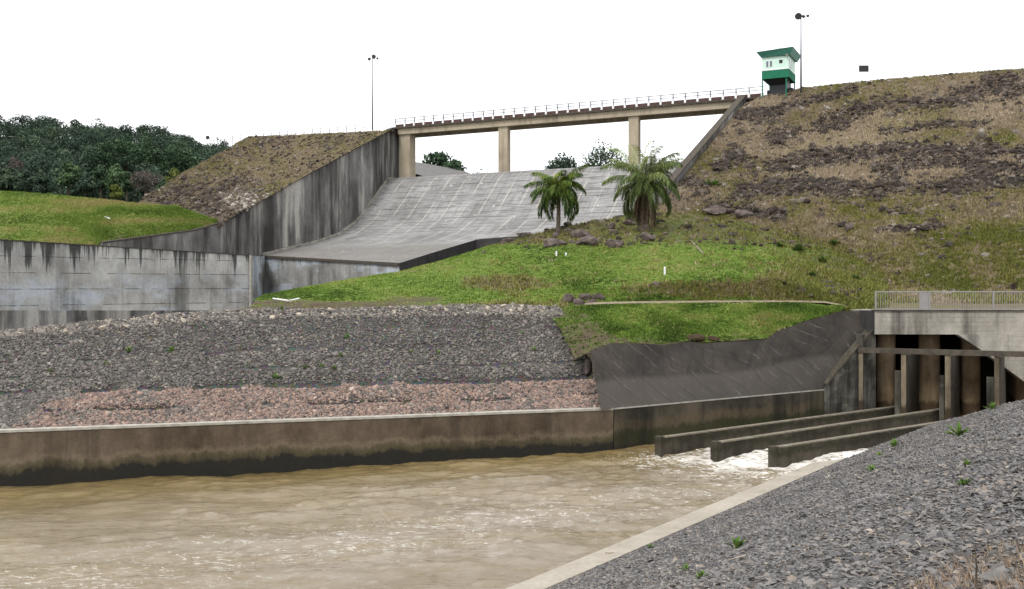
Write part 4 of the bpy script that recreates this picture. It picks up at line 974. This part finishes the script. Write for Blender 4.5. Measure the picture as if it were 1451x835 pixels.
mb = MB(); mb.tube([P(598.5, 219, 240), P(603.5, 219, 240)], .06, 6); mb.build('crossarm', m_steel, t)

# palms
def frond_mesh(o, az, el, L, droop, leaflet, w, nleaf=46, hang=0.55, tone=0.0):
    pts = [o.copy()]; dirs = []
    for i in range(14):
        f = i / 13; e = el - droop * f ** 1.25
        d = np.array([math.cos(az) * math.cos(e), math.sin(az) * math.cos(e), math.sin(e)]); dirs.append(d); pts.append(pts[-1] + d * L / 14)
    pts = np.array(pts); V = []; rv = []
    side0 = np.array([-math.sin(az), math.cos(az), 0])
    for i in range(nleaf):
        f = 0.12 + 0.88 * (i + random.random() * .6) / nleaf; x = f * 14; k = min(int(x), 13); p = pts[k] + (pts[k + 1] - pts[k]) * (x - k); d = dirs[k]
        ll_ = leaflet * (0.55 + 0.6 * math.sin(math.pi * min(1, f * 0.95 + .05)))
        for s_ in (-1, 1):
            dv = side0 * s_ * random.uniform(.45, .95) + d * random.uniform(.35, .75) + np.array([0, 0, random.uniform(-.35, .35) - hang * .5])
            dv /= np.linalg.norm(dv); mid = p + dv * ll_ * .55; tip = mid + (dv + np.array([0, 0, -hang * 1.4])) * ll_ * .42
            wv = np.cross(dv, np.array([0, 0, 1.0])); wv = wv / (np.linalg.norm(wv) + 1e-6) * w + np.array([0, 0, w * .5])
            V += [p, mid - wv, tip, mid + wv]; rv += [min(1, max(0, random.gauss(.45 + tone, .2) + .25 * (d[2])))] * 4
    # rachis as a thin quad ribbon
    for k in range(14):
        r_ = 0.035 * (1 - k / 16); V += [pts[k] - side0 * r_, pts[k] + side0 * r_, pts[k + 1] + side0 * r_ * .9, pts[k + 1] - side0 * r_ * .9]; rv += [.55] * 4
    return np.array(V), np.arange(len(V)).reshape(-1, 4), np.array(rv)
def palm(px, pyb, crown_y, label, n_f, L, leaflet, mat, trunk_r, elr, droop, skirt=0, up=(0, 1)):
    b = ground(px, pyb); d = b[1]; c = P(px + 1, crown_y, d)
    t = thing('palm_tree', label, 'palm tree', b)
    mb = MB(); zz = np.linspace(0, 1, 16); mb.tube([b + (0, 0, -.4)] + [b + (c - b) * f for f in zz], [trunk_r * 1.25] + [trunk_r * (1.15 - .3 * f + .05 * ((i % 2) * 2 - 1)) for i, f in enumerate(zz)], 12); mb.build('trunk', m_palmbark, t)
    for i in range(n_f):
        f = i / max(1, n_f - 1); el = elr[0] + (elr[1] - elr[0]) * (1 - f) + random.uniform(-.12, .12); az = i * 2.39996 + random.uniform(-.2, .2)
        V, Fc, rv = frond_mesh(c + (random.uniform(-.1, .1), random.uniform(-.1, .1), random.uniform(-.15, .15)), az, el, L * random.uniform(.72, 1.15), droop * random.uniform(.85, 1.2) * (0.75 + .35 * f), leaflet, .032, nleaf=84, hang=.8, tone=0.25 * (random.random() - .4))
        big_mesh('frond', V, Fc, mat, {'rv': rv}, parent=t)
    for i in range(up[0]):
        V, Fc, rv = frond_mesh(c + (random.uniform(-.2, .2), random.uniform(-.2, .2), 0), i * 2.39996, random.uniform(1.0, 1.4), up[1] * random.uniform(.85, 1.08), random.uniform(.7, 1.3), leaflet, .03, nleaf=60, hang=.5, tone=.35)
        big_mesh('frond', V, Fc, mat, {'rv': rv}, parent=t)
    for i in range(skirt):
        az = i * 2.39996; V, Fc, rv = frond_mesh(c + (math.cos(az) * .3, math.sin(az) * .3, -.15), az, -1.15 + random.uniform(-.15, .1), L * random.uniform(.6, .92), .45, leaflet * .4, .035, hang=1.0)
        big_mesh('dead_frond', V, Fc, m_dead, {'rv': np.clip(RNG.normal(.5, .25, len(rv) // 4).repeat(4), 0, 1)}, parent=t)
palm(791, 331, 268, 'smaller dark green palm on the mound, full crown over a slim bare trunk', 30, 3.7, .75, m_palm_a, .2, (-.45, 1.3), 1.6, up=(6, 2.2))
palm(913, 327, 262, 'taller feathery palm on the mound with a skirt of dead brown fronds', 26, 4.6, .8, m_palm_b, .42, (-.1, 1.2), 1.75, skirt=30, up=(14, 5.0))

# ------------------------------------------------------------------ stones, grass
def sample(pt, n, v0=0, v1=1, u0=0, u1=1):
    u = u0 + (u1 - u0) * RNG.random(n); v = v0 + (v1 - v0) * RNG.random(n); return pt.at(u, v), u, v
def inview(p, m=140):
    x, y = proj(p); return (x > -m) & (x < 1451 + m) & (y < 835 + m) & (p[:, 1] > 2)
# far bank gravel
p, u, v = sample(gp, 140000, 0.005, 0.76); k = inview(p, 60); p, u, v = p[k], u[k], v[k]
gx, gy = proj(p); vv = v / 0.7
pl = np.interp(vv, [0, .5], [30, 105]) + 50 * (vn(vv * 9, 0 * vv, 3) - .5)
pinky = (vv < 0.5 + 0.012 * (vn(gx * .05, 0 * gx, 6) - .5)) & (gx > pl + 30 * RNG.normal(size=len(gx)) * .4) & (RNG.random(len(gx)) < .80 - .45 * np.clip((fbm(gx * .02, vv * 9, 8) - .5) * 4, 0, 1))
gap = np.zeros(len(vv), bool)
for v0 in (0.25, 0.5):
    w = v0 + 0.016 * (fbm(p[:, 0] * .5, 0 * p[:, 0], 9) - .5) * 2; gap |= (np.abs(vv - w) < .024) & (vn(p[:, 0] * .9, 0 * p[:, 0] + v0 * 50, 4) > .36)
for v0 in (0.62, 0.75, 0.86):
    w = v0 + 0.016 * (fbm(p[:, 0] * .5, 0 * p[:, 0], 9) - .5) * 2; gap |= (np.abs(vv - w) < .008) & (vn(p[:, 0] * .9, 0 * p[:, 0] + v0 * 50, 4) > .55)
cell = (np.abs((gx * 0.025 + vv * 1.5) % 1 - .5) > .475) & (vv < .5) & (RNG.random(len(gx)) < .7)
keep = ~gap & ~cell
size = np.clip(RNG.lognormal(np.log(.092), .42, len(p)), .045, .4) * np.where(vv > .93, 1.5, 1.0)
rv = np.clip(RNG.beta(2.2, 2.6, len(p)) + .12 * (vn(p[:, 0] * .3, p[:, 1] * .6, 12) - .5), 0, 1); rv = np.where(vv > .93, np.clip(rv + .18, 0, 1), rv)
a = keep & ~pinky; b = keep & pinky
tag(stones('gravel', p[a] + (0, 0, .02), size[a], rv[a], m_gravel, .65, .7), 'dark grey crushed stone covering the far river bank', 'gravel', kind='stuff')
tag(stones('pink_gravel', p[b] + (0, 0, .02), size[b] * 1.1, RNG.beta(2.4, 2.2, b.sum()), m_pink, .65, .7), 'pink crushed stone in wire mattresses along the far river wall', 'gravel', kind='stuff')
# near bank shards
N = 330000
p, u, v = sample(bk, N, 0.004, 0.72); x, y = proj(p)
k = inview(p, 40); p = p[k]; d = p[:, 1]
pr = np.clip((14 / d) ** 0.6, .25, 1); 
# extra near stones
S = np.clip(RNG.lognormal(np.log(.05), .42, len(p)), .02, .17)
rv = np.clip(RNG.beta(2.2, 2.4, len(p)) + .16 * (fbm(p[:, 0] * .4, p[:, 1] * .4, 13) - .5), 0, 1)
tag(stones('stone_shards', p + (0, 0, .012), S, rv, m_shard, .45, .42, elong=.9, oct_=True), 'flat grey stone shards facing the near bank', 'gravel', kind='stuff')

# rocks and dry grass of the dam face
p, u, v = sample(em, 80000, .06, .86, 0, .8); k = inview(p, 60); p = p[k]; x, y = proj(p); r = rocky(x, y)
pick = (RNG.random(len(p)) < np.clip((r - .12) * 1.35, 0, .8)) | (RNG.random(len(p)) < np.where(y < 300, .08, .02))
pr_ = p[pick]; sz = np.clip(RNG.lognormal(np.log(.33), .52, len(pr_)), .1, 1.15)
rva = np.clip(RNG.beta(1.7, 3.0, len(pr_)) + .25 * (r[pick] < .15), 0, .88 + .12 * (sz < .3))
p2, u, v = sample(le, 9000, .17, .84, .2, 1); x2, y2 = proj(p2); k = RNG.random(len(p2)) < .15 + lrock(x2, y2) * .75; p2 = p2[k]; x2, y2 = x2[k], y2[k]
s2 = np.clip(RNG.lognormal(np.log(.42), .4, len(p2)), .15, 1.2); rv2 = np.clip(RNG.beta(2, 2.6, len(p2)) + .45 * blob(x2, y2, 345, 283, 45, 20) , 0, 1)
p3, u, v = sample(mo, 5000, .5, .75, .3, 1); x3, y3 = proj(p3); k = RNG.random(len(p3)) < np.where((y3 < 348) & (x3 > 660), .16, .012); p3 = p3[k]
s3 = np.clip(RNG.lognormal(np.log(.35), .45, len(p3)), .12, .9); rv3 = RNG.beta(2, 3, len(p3))
p4, u, v = sample(mo, 6000, .0, .3, .72, 1); x4, y4 = proj(p4); k = RNG.random(len(p4)) < np.clip(blob(x4, y4, 1165, 402, 70, 20) * (fbm(x4 * .06, y4 * .1, 29) > .52), 0, .22); p4 = p4[k]
s4 = np.clip(RNG.lognormal(np.log(.28), .45, len(p4)), .1, .7); rv4 = RNG.beta(2, 3, len(p4))
tag(stones('rocks', np.concatenate([pr_, p2, p3, p4]), np.concatenate([sz, s2, s3, s4]), np.concatenate([rva, rv2, rv3, rv4]), m_rock, .7, .8), 'dark broken rocks strewn in bands over the dam faces', 'rocks', kind='stuff')
p, u, v = sample(em, 60000, .03, .88, 0, .8); k = inview(p, 40); p = p[k]; x, y = proj(p); r = rocky(x, y)
k = RNG.random(len(p)) < np.clip(.95 - 1.5 * (r - .05), .12, 1); p = p[k]; x, y = x[k], y[k]
g = fbm(x * .012, y * .03, 44); rv = np.clip(.66 - .9 * np.clip((y - 275) / 130, -.1, .55) + 1.9 * (g - .5) + .5 * (fbm(x * .06, y * .12, 50) - .5) + RNG.normal(0, .15, len(p)), 0, 1)
p2, u, v = sample(le, 15000, .15, .84, .2, 1); x2, y2 = proj(p2); k = RNG.random(len(p2)) > lrock(x2, y2) * .8; p2 = p2[k]
pm_, um_, vm_ = sample(mo, 26000, 0, .75, .3, 1); xm, ym = proj(pm_); dm_ = mound_dirt(xm, ym); km = RNG.random(len(pm_)) < dm_ * .75; pm_ = pm_[km]
rvm = np.clip(.34 + .7 * (fbm(xm[km] * .03, ym[km] * .06, 49) - .5) + RNG.normal(0, .17, len(pm_)) - .1 - .25 * np.clip((xm[km] - 1080) / 60, 0, 1), 0, 1)
rv2 = np.clip(.52 + .9 * (fbm(x2[k] * .03, y2[k] * .05, 45) - .5) + RNG.normal(0, .18, len(p2)), 0, 1)
tag(tufts('dry_grass', np.concatenate([p, p2, pm_]), np.concatenate([RNG.uniform(.14, .40, len(p)), RNG.uniform(.12, .32, len(p2)), RNG.uniform(.1, .35, len(pm_))]), np.concatenate([rv, rv2, rvm]), m_tuft_dry, 5, .06, .8, .25), 'tan and olive dry grass over the dam faces', 'grass', kind='stuff')
# green tufts
P_, R_, H_ = [], [], []
p, u, v = sample(mo, 60000, 0, .75); x, y = proj(p); dd_ = mound_dirt(x, y); k = (RNG.random(len(p)) > np.clip(dd_ * 1.25, 0, .97)) & inview(p, 20)
P_.append(p[k]); R_.append(np.clip(.50 + 1.3 * (fbm(x * .013, y * .05, 46) - .5) + .5 * (fbm(x * .08, y * .16, 56) - .5) + .4 * dd_ + RNG.normal(0, .15, len(p)) - .22 * np.clip((x - 850) / 300, 0, 1), 0, 1)[k]); H_.append(RNG.uniform(.05, .13, k.sum()))
p, u, v = sample(gs, 22000); x, y = proj(p); k = RNG.random(len(p)) > gs_dirt(p, u, v) * .85
P_.append(p[k]); R_.append(np.clip(.46 + 1.5 * (fbm(x * .02, y * .06, 47) - .5) + RNG.normal(0, .15, len(p)), 0, 1)[k]); H_.append(RNG.uniform(.05, .13, k.sum()))
p, u, v = sample(fi, 26000, .05, .8, .25, 1); x, y = proj(p); k = inview(p, 40)
P_.append(p[k]); R_.append(np.clip(.66 + 1.4 * (fbm(x * .012, y * .08, 48) - .5) + RNG.normal(0, .14, len(p)), 0, 1)[k]); H_.append(RNG.uniform(.08, .24, k.sum()))
tag(tufts('grass', np.concatenate(P_), np.concatenate(H_), np.concatenate(R_), m_tuft_green, 5, .05, .9, .22), 'short green grass on the mound, strip and field', 'grass', kind='stuff')
# dry grass at the camera's feet on the right
pts = []
for i in range(900):
    xx, yy = random.uniform(1290, 1500), random.uniform(768, 850)
    if yy > 835 - (xx - 1280) * .42 + 14 * (vn(xx * .04, 0, 3) - .5) and random.random() < .38:
        g_ = ground(xx, yy)
        if g_ is not None: pts.append(g_)
pts = np.array(pts)
pq, _u, _v = sample(bk, 7000, .01, .7); pq = pq[inview(pq, 20)]
tag(tufts('dry_debris', pq + (0, 0, .03), RNG.uniform(.015, .04, len(pq)), RNG.random(len(pq)), vary('debris_straw', [(0, (.10, .075, .05)), (.6, (.26, .21, .15)), (1, (.45, .39, .30))]), 2, .007, 5.0, .05), 'dry straw bits scattered over the near stone bank', 'dry debris', kind='stuff')
tag(tufts('straw', pts, RNG.uniform(.04, .15, len(pts)), np.clip(RNG.normal(.75, .2, len(pts)), 0, 1), vary('straw_blades', [(0, (.07, .048, .032)), (.5, (.165, .11, .075)), (1, (.34, .26, .18))]), 7, .006, 1.3, .06), 'dry straw on the near bank at the lower right corner', 'dry grass', kind='stuff')

# ------------------------------------------------------------------ boulders
import bmesh
m_b = Mat('boulder_rock', .9, .2)
m_b.col(m_b.mix(m_b.mr(m_b.noise(m_b.pos(), 2.2, 6, .7), .35, .68), (.045, .034, .030), (.17, .135, .12))); m_b.bump(m_b.noise(m_b.pos(), 4, 6, .7), .6, .15)
def boulder(px, py, wpx, hpx, label, group, seed, mat=None, name='boulder', cat='boulder'):
    b = ground(px, py + hpx * .5)
    if b is None: return
    d = b[1]; wx = wpx * d / F / 2; hz = hpx * d / F / 2
    bm = bmesh.new(); bmesh.ops.create_icosphere(bm, subdivisions=3, radius=1)
    rr = random.Random(seed); planes = []
    for _ in range(11):
        n = Vector((rr.gauss(0, 1), rr.gauss(0, 1), rr.gauss(0, 1))).normalized(); planes.append((n, rr.uniform(.55, .85)))
    for v in bm.verts:
        for n, h in planes:
            e = v.co.dot(n) - h
            if e > 0: v.co -= n * e * .95
        v.co *= 1 + .05 * rr.uniform(-1, 1)
        v.co = Vector((v.co.x * wx * 1.2, v.co.y * max(wx * .8, hz), v.co.z * hz * 1.35))
    me = bpy.data.meshes.new(name); bm.to_mesh(me); bm.free(); me.materials.append(mat or m_b.m)
    o = bpy.data.objects.new(name, me); COL.objects.link(o); o.location = (b[0], b[1] + .1, b[2] + hz * .7); o.rotation_euler = (rr.uniform(-.1, .1), rr.uniform(-.15, .15), 0)
    tag(o, label, cat, group)
GB = 'boulders around the palms'
for i, (x, y, w, h, lab) in enumerate([(785, 343, 34, 11, 'flat dark boulder below the small palm'), (833, 340, 33, 16, 'largest dark angular boulder between the two palms'), (822, 332, 28, 14, 'brown boulder leaning behind the largest dark boulder'), (870, 344, 30, 13, 'low rounded brown boulder right of the largest one, below the tall palm'),
    (867, 319, 12, 11, 'small dark boulder left of the tall palm, upper one'), (891, 315, 20, 8, 'flat boulder close against the left of the tall palm trunk'), (917, 335, 19, 14, 'pale grey boulder right below the tall palm trunk'), (869, 328, 13, 7, 'small flat boulder between the two palms'), (787, 333, 10, 8, 'small dark boulder at the foot of the small palm'),
    (720, 341, 20, 8, 'dark boulder on the ridge at the left edge of the rocky ground'), (744, 332, 26, 9, 'long dark boulder on the ridge left of the small palm'), (804, 317, 12, 8, 'small boulder on the ridge just behind the small palm'),
    (1014, 297, 36, 14, 'broad dark boulder on the slope right of the tall palm'), (1055, 302, 27, 12, 'grey boulder beside the broad dark one on the slope'), (1204, 321, 16, 13, 'lone rounded grey boulder on the grassy dam face'), (930, 403, 13, 8, 'pale stone on the cut bank above the path')]):
    boulder(x, y, w, h, lab, GB if i < 12 else 'boulders on the slope', 100 + i)
for i, (x, y, w, h, lab) in enumerate([(805, 423, 18, 13, 'left stone of the dark pile at the end of the path'), (820, 427, 15, 10, 'front stone of the dark pile at the end of the path'), (830, 420, 18, 11, 'top middle stone of the dark pile at the end of the path'), (848, 420, 16, 11, 'right stone of the dark pile at the end of the path'), (838, 428, 13, 8, 'small front right stone of the dark pile at the end of the path')]):
    boulder(x, y, w, h, lab, 'stone pile by the path', 200 + i)
for i, (x, y, w, h, lab) in enumerate([(915, 482, 30, 9, 'dark lump standing in for the shaded hollow at the top edge of the paved slope, left one'), (985, 478, 26, 9, 'dark lump standing in for the shaded hollow at the top edge of the paved slope, middle one'), (1012, 480, 18, 7, 'dark lump standing in for the shaded hollow at the top edge of the paved slope, right one')]):
    boulder(x, y, w, h, lab, 'dark lumps for the shaded hollows above the paved slope', 300 + i, plain('hollow_shade_%d' % i, (.05, .035, .022), .95, .1, var=.4), 'hollow_shade_lump', 'shade lump')  # dark lumps stand in for the shade of the undercut hollows
boulder(1421, 822, 44, 12, 'flat grey stone slab lying in the straw at the lower right corner', None, 401, m_steel and plain('slab_stone', (.16, .15, .14), .9, .1, var=.25), 'stone_slab', 'stone')
boulder(832, 520, 14, 22, 'dark gap stone where the gravel meets the paved slope', None, 402)

# small things on the grass
def peg(px, py, hpx, label, r=.04):
    b = ground(px, py); h = hpx * b[1] / F
    t = thing('marker_peg', label, 'marker', b, 'white marker pegs in the grass')
    mb = MB(); mb.tube([b + (0, 0, -.1), b + (0, 0, h)], r * 1.6, 8); mb.build('peg', m_white, t)
    mb = MB(); mb.tube([b + (0, 0, h), b + (0, 0, h + .06)], r * 1.1, 8); mb.build('cap', m_steel, t)
peg(788.5, 363, 7, 'taller white peg in the grass below the small palm'); peg(802, 363, 5, 'shorter white peg in the grass right of its taller neighbour'); peg(942, 390, 12, 'lone white peg in the grass above the cut bank')
def lying(name, cat, label, pix, r, mat, lift=.06):
    pts = [ground(x, y) + (0, 0, lift) for x, y in pix]; mb = MB(); mb.tube(pts, r, 8)
    tag(mb.build(name, mat, base=pts[0]), label, cat)
lying('pipe', 'pipe', 'bent white pipe lying on bare earth by the basin wall', [(387, 427.5), (398, 429), (408, 430.5), (415, 429.5), (424, 427.5)], .05, m_white, .2)
lying('log', 'log', 'grey weathered log lying on the mound right of the tall palm', [(979, 342), (988, 351), (996, 360)], .07, m_log, .04)
lying('litter', 'litter', 'small white scrap lying in the grass field', [(148, 308.5), (151, 309), (156, 311)], .10, m_white)
lying('dead_stick', 'stick', 'pale broken stick lying on the near stone bank', [(1030, 800), (1043, 796), (1057, 792)], .012, m_driftwood, .06)
b = ground(1382, 832); t = thing('dead_stalk', 'thin upright dead stalk in the straw at lower right', 'stalk', b)
mb = MB(); h = 62 * b[1] / F; mb.tube([b - (0, 0, .05), b + (.01, 0, h * .5), b + (-.005, 0, h)], [.008, .006, .003], 6)
for k in range(6): z_ = h * (.3 + .11 * k); mb.tube([b + (0, 0, z_), b + ((-1) ** k * .03, 0, z_ + .03)], .003, 5)
mb.build('stem', m_bark, t)

# weeds
def weed(px, py, hpx, label, group, mat=m_weed, n=26):
    b = ground(px, py)
    if b is None: return
    h = hpx * b[1] / F; t = thing('weed', label, 'weed', b, group)
    V, R2 = [], []
    for i in range(n):
        a = random.random() * 6.28; e = random.uniform(.3, 1.4); l = h * random.uniform(.5, 1.05); d = np.array([math.cos(a) * math.cos(e), math.sin(a) * math.cos(e), math.sin(e)])
        s_ = np.array([-math.sin(a), math.cos(a), 0]) * l * .10; mid = b + d * l * .6; V += [b, mid - s_, mid + d * l * .4 + np.array([0, 0, -.12 * l]), mid + s_]; R2 += [random.random()] * 4
    big_mesh('leaves', np.array(V), np.arange(len(V)).reshape(-1, 4), mat, {'rv': np.array(R2)}, parent=t)
    mb = MB(); mb.tube([b + (0, 0, -.03), b + (0, 0, h * .6)], [h * .03, h * .01], 5); mb.build('stem', m_weed, t)
W1 = 'weeds on the near stone bank'
for (x, y, h, lab) in [(1236, 668, 13, 'round green weed halfway up the near stone bank'), (1043, 778, 24, 'tall green weed low on the near stone bank'), (1370, 661, 14, 'spreading green weed near the right edge of the stone bank, upper of two'), (1366, 689, 18, 'bushy green weed near the right edge of the stone bank, lower of two'), (1267, 633, 14, 'pale green weed near the toe strip end'), (1358, 618, 26, 'tall thin weed with brown stalks below the outlet bays'), (993, 820, 17, 'thin weed at the bottom of the near bank, right of a smaller one'), (972, 809, 13, 'small thin weed at the bottom of the near bank'), (922, 777, 9, 'low green weed at the edge of the toe strip'), (1247, 646, 9, 'tiny weed between the round weed and the toe strip'), (1406, 581, 14, 'bright green weed on the bank crest before the dark bays'), (1360, 591, 14, 'green weed on the bank crest left of the bright one')]:
    weed(x, y, h, lab, W1)
W2 = 'weeds on the far gravel slope'
for (x, y, h, lab) in [(183, 499, 11, 'green weed high on the far gravel, left of a similar one'), (244, 499, 11, 'green weed high on the far gravel, right of a similar one'), (71, 528, 9, 'green weed at the far left of the gravel'), (391, 537, 12, 'darkest green weed just above the pink gravel'), (492, 480, 10, 'yellow green weed high on the middle gravel'), (622, 502, 8, 'small yellow green weed right of the gravel middle'), (739, 474, 7, 'tiny weed near the gravel top right'), (433, 522, 9, 'left weed of a row of three on the gravel'), (456, 521, 9, 'middle weed of a row of three on the gravel'), (474, 523, 8, 'right weed of a row of three on the gravel'), (482, 506, 8, 'small weed above the row of three'), (583, 500, 7, 'tiny yellow weed in the middle of the gravel'), (757, 498, 11, 'green weed at the right end of the gravel'), (150, 517, 7, 'tiny weed below the left pair on the gravel'), (400, 440, 9, 'green weed by the white pipe')]:
    weed(x, y, h, lab, W2)
m_shrub = vary('shrub_leaf', [(0, (0.025, 0.05, 0.012)), (.6, (0.06, 0.105, 0.02)), (1, (0.13, 0.18, 0.045))])
for (x, y, h, lab) in [(1132, 356, 15, 'dark green shrub on the bank right of the log, largest of its kind'), (1165, 372, 12, 'dark green shrub below the largest shrub on the bank'), (1182, 348, 12, 'dark green shrub right of the largest shrub on the bank'), (1104, 350, 10, 'small dark green shrub left of the largest shrub on the bank'), (1212, 398, 12, 'dark green shrub just above the outlet railing end'), (1150, 392, 10, 'low dark green shrub above the end of the path')]:
    weed(x, y, h, lab, 'shrubs on the bank', m_shrub, 90); o_ = [o for o in COL.objects if o.name.startswith('weed') and o.get('label') == lab][0]; o_.name = 'shrub'; o_['category'] = 'shrub'
weed(1013, 264, 13, 'bright green bush on the rocky slope right of the spillway', None, n=70)
weed(1003, 262, 10, 'smaller bright green bush left of its larger neighbour on the rocky slope', None, n=50)

# ================================================================== LIGHT, CAMERA
SUN_EL, SUN_AZ = R(52), R(215)        # azimuth clockwise from +Y: behind the camera, to the left
w = bpy.data.worlds.new('World'); scene.world = w; w.use_nodes = True; nt = w.node_tree
bg = nt.nodes['Background']; sky = nt.nodes.new('ShaderNodeTexSky'); sky.sky_type = 'NISHITA'; sky.sun_disc = False
sky.sun_elevation = SUN_EL; sky.sun_rotation = SUN_AZ; sky.air_density = 1.0; sky.dust_density = 2.0
tc = nt.nodes.new('ShaderNodeTexCoord'); mp = nt.nodes.new('ShaderNodeMapping'); mp.inputs['Scale'].default_value = (1, 1, 2.2)
nz = nt.nodes.new('ShaderNodeTexNoise'); nz.inputs['Scale'].default_value = 2.2; nz.inputs['Detail'].default_value = 6
rp_ = nt.nodes.new('ShaderNodeValToRGB'); rp_.color_ramp.elements[0].position = .3; rp_.color_ramp.elements[0].color = (12.5, 12.8, 13.2, 1); rp_.color_ramp.elements[1].position = .7; rp_.color_ramp.elements[1].color = (16.5, 16.5, 16.5, 1)
mx = nt.nodes.new('ShaderNodeMix'); mx.data_type = 'RGBA'; mx.inputs[0].default_value = .88
L = nt.links.new
L(tc.outputs['Generated'], mp.inputs[0]); L(mp.outputs[0], nz.inputs['Vector']); L(nz.outputs[0], rp_.inputs[0]); L(sky.outputs[0], mx.inputs[6]); L(rp_.outputs[0], mx.inputs[7]); L(mx.outputs[2], bg.inputs[0])
bg.inputs[1].default_value = 0.1
sd = bpy.data.lights.new('sun', 'SUN'); sd.energy = 1.5; sd.angle = R(10); sd.color = (1, .96, .9)
so_ = bpy.data.objects.new('sun', sd); COL.objects.link(so_)
dirv = Vector((math.sin(SUN_AZ) * math.cos(SUN_EL), math.cos(SUN_AZ) * math.cos(SUN_EL), math.sin(SUN_EL)))
so_.rotation_euler = dirv.to_track_quat('Z', 'Y').to_euler(); so_.location = (-60, -60, 120)

cam = bpy.data.cameras.new('camera'); co = bpy.data.objects.new('camera', cam); COL.objects.link(co)
co.location = (0, 0, EYE); co.rotation_euler = (R(90), 0, 0)
cam.sensor_width = 36; cam.lens = 36 * F / 1451; cam.shift_y = (417.5 - HZ) / 1451 * -1
cam.clip_end = 8000; cam.clip_start = .1
scene.camera = co
vs = scene.view_settings; vs.view_transform = 'Standard'; vs.look = 'None'; vs.exposure = 0.3; vs.gamma = 1; vs.use_curve_mapping = False
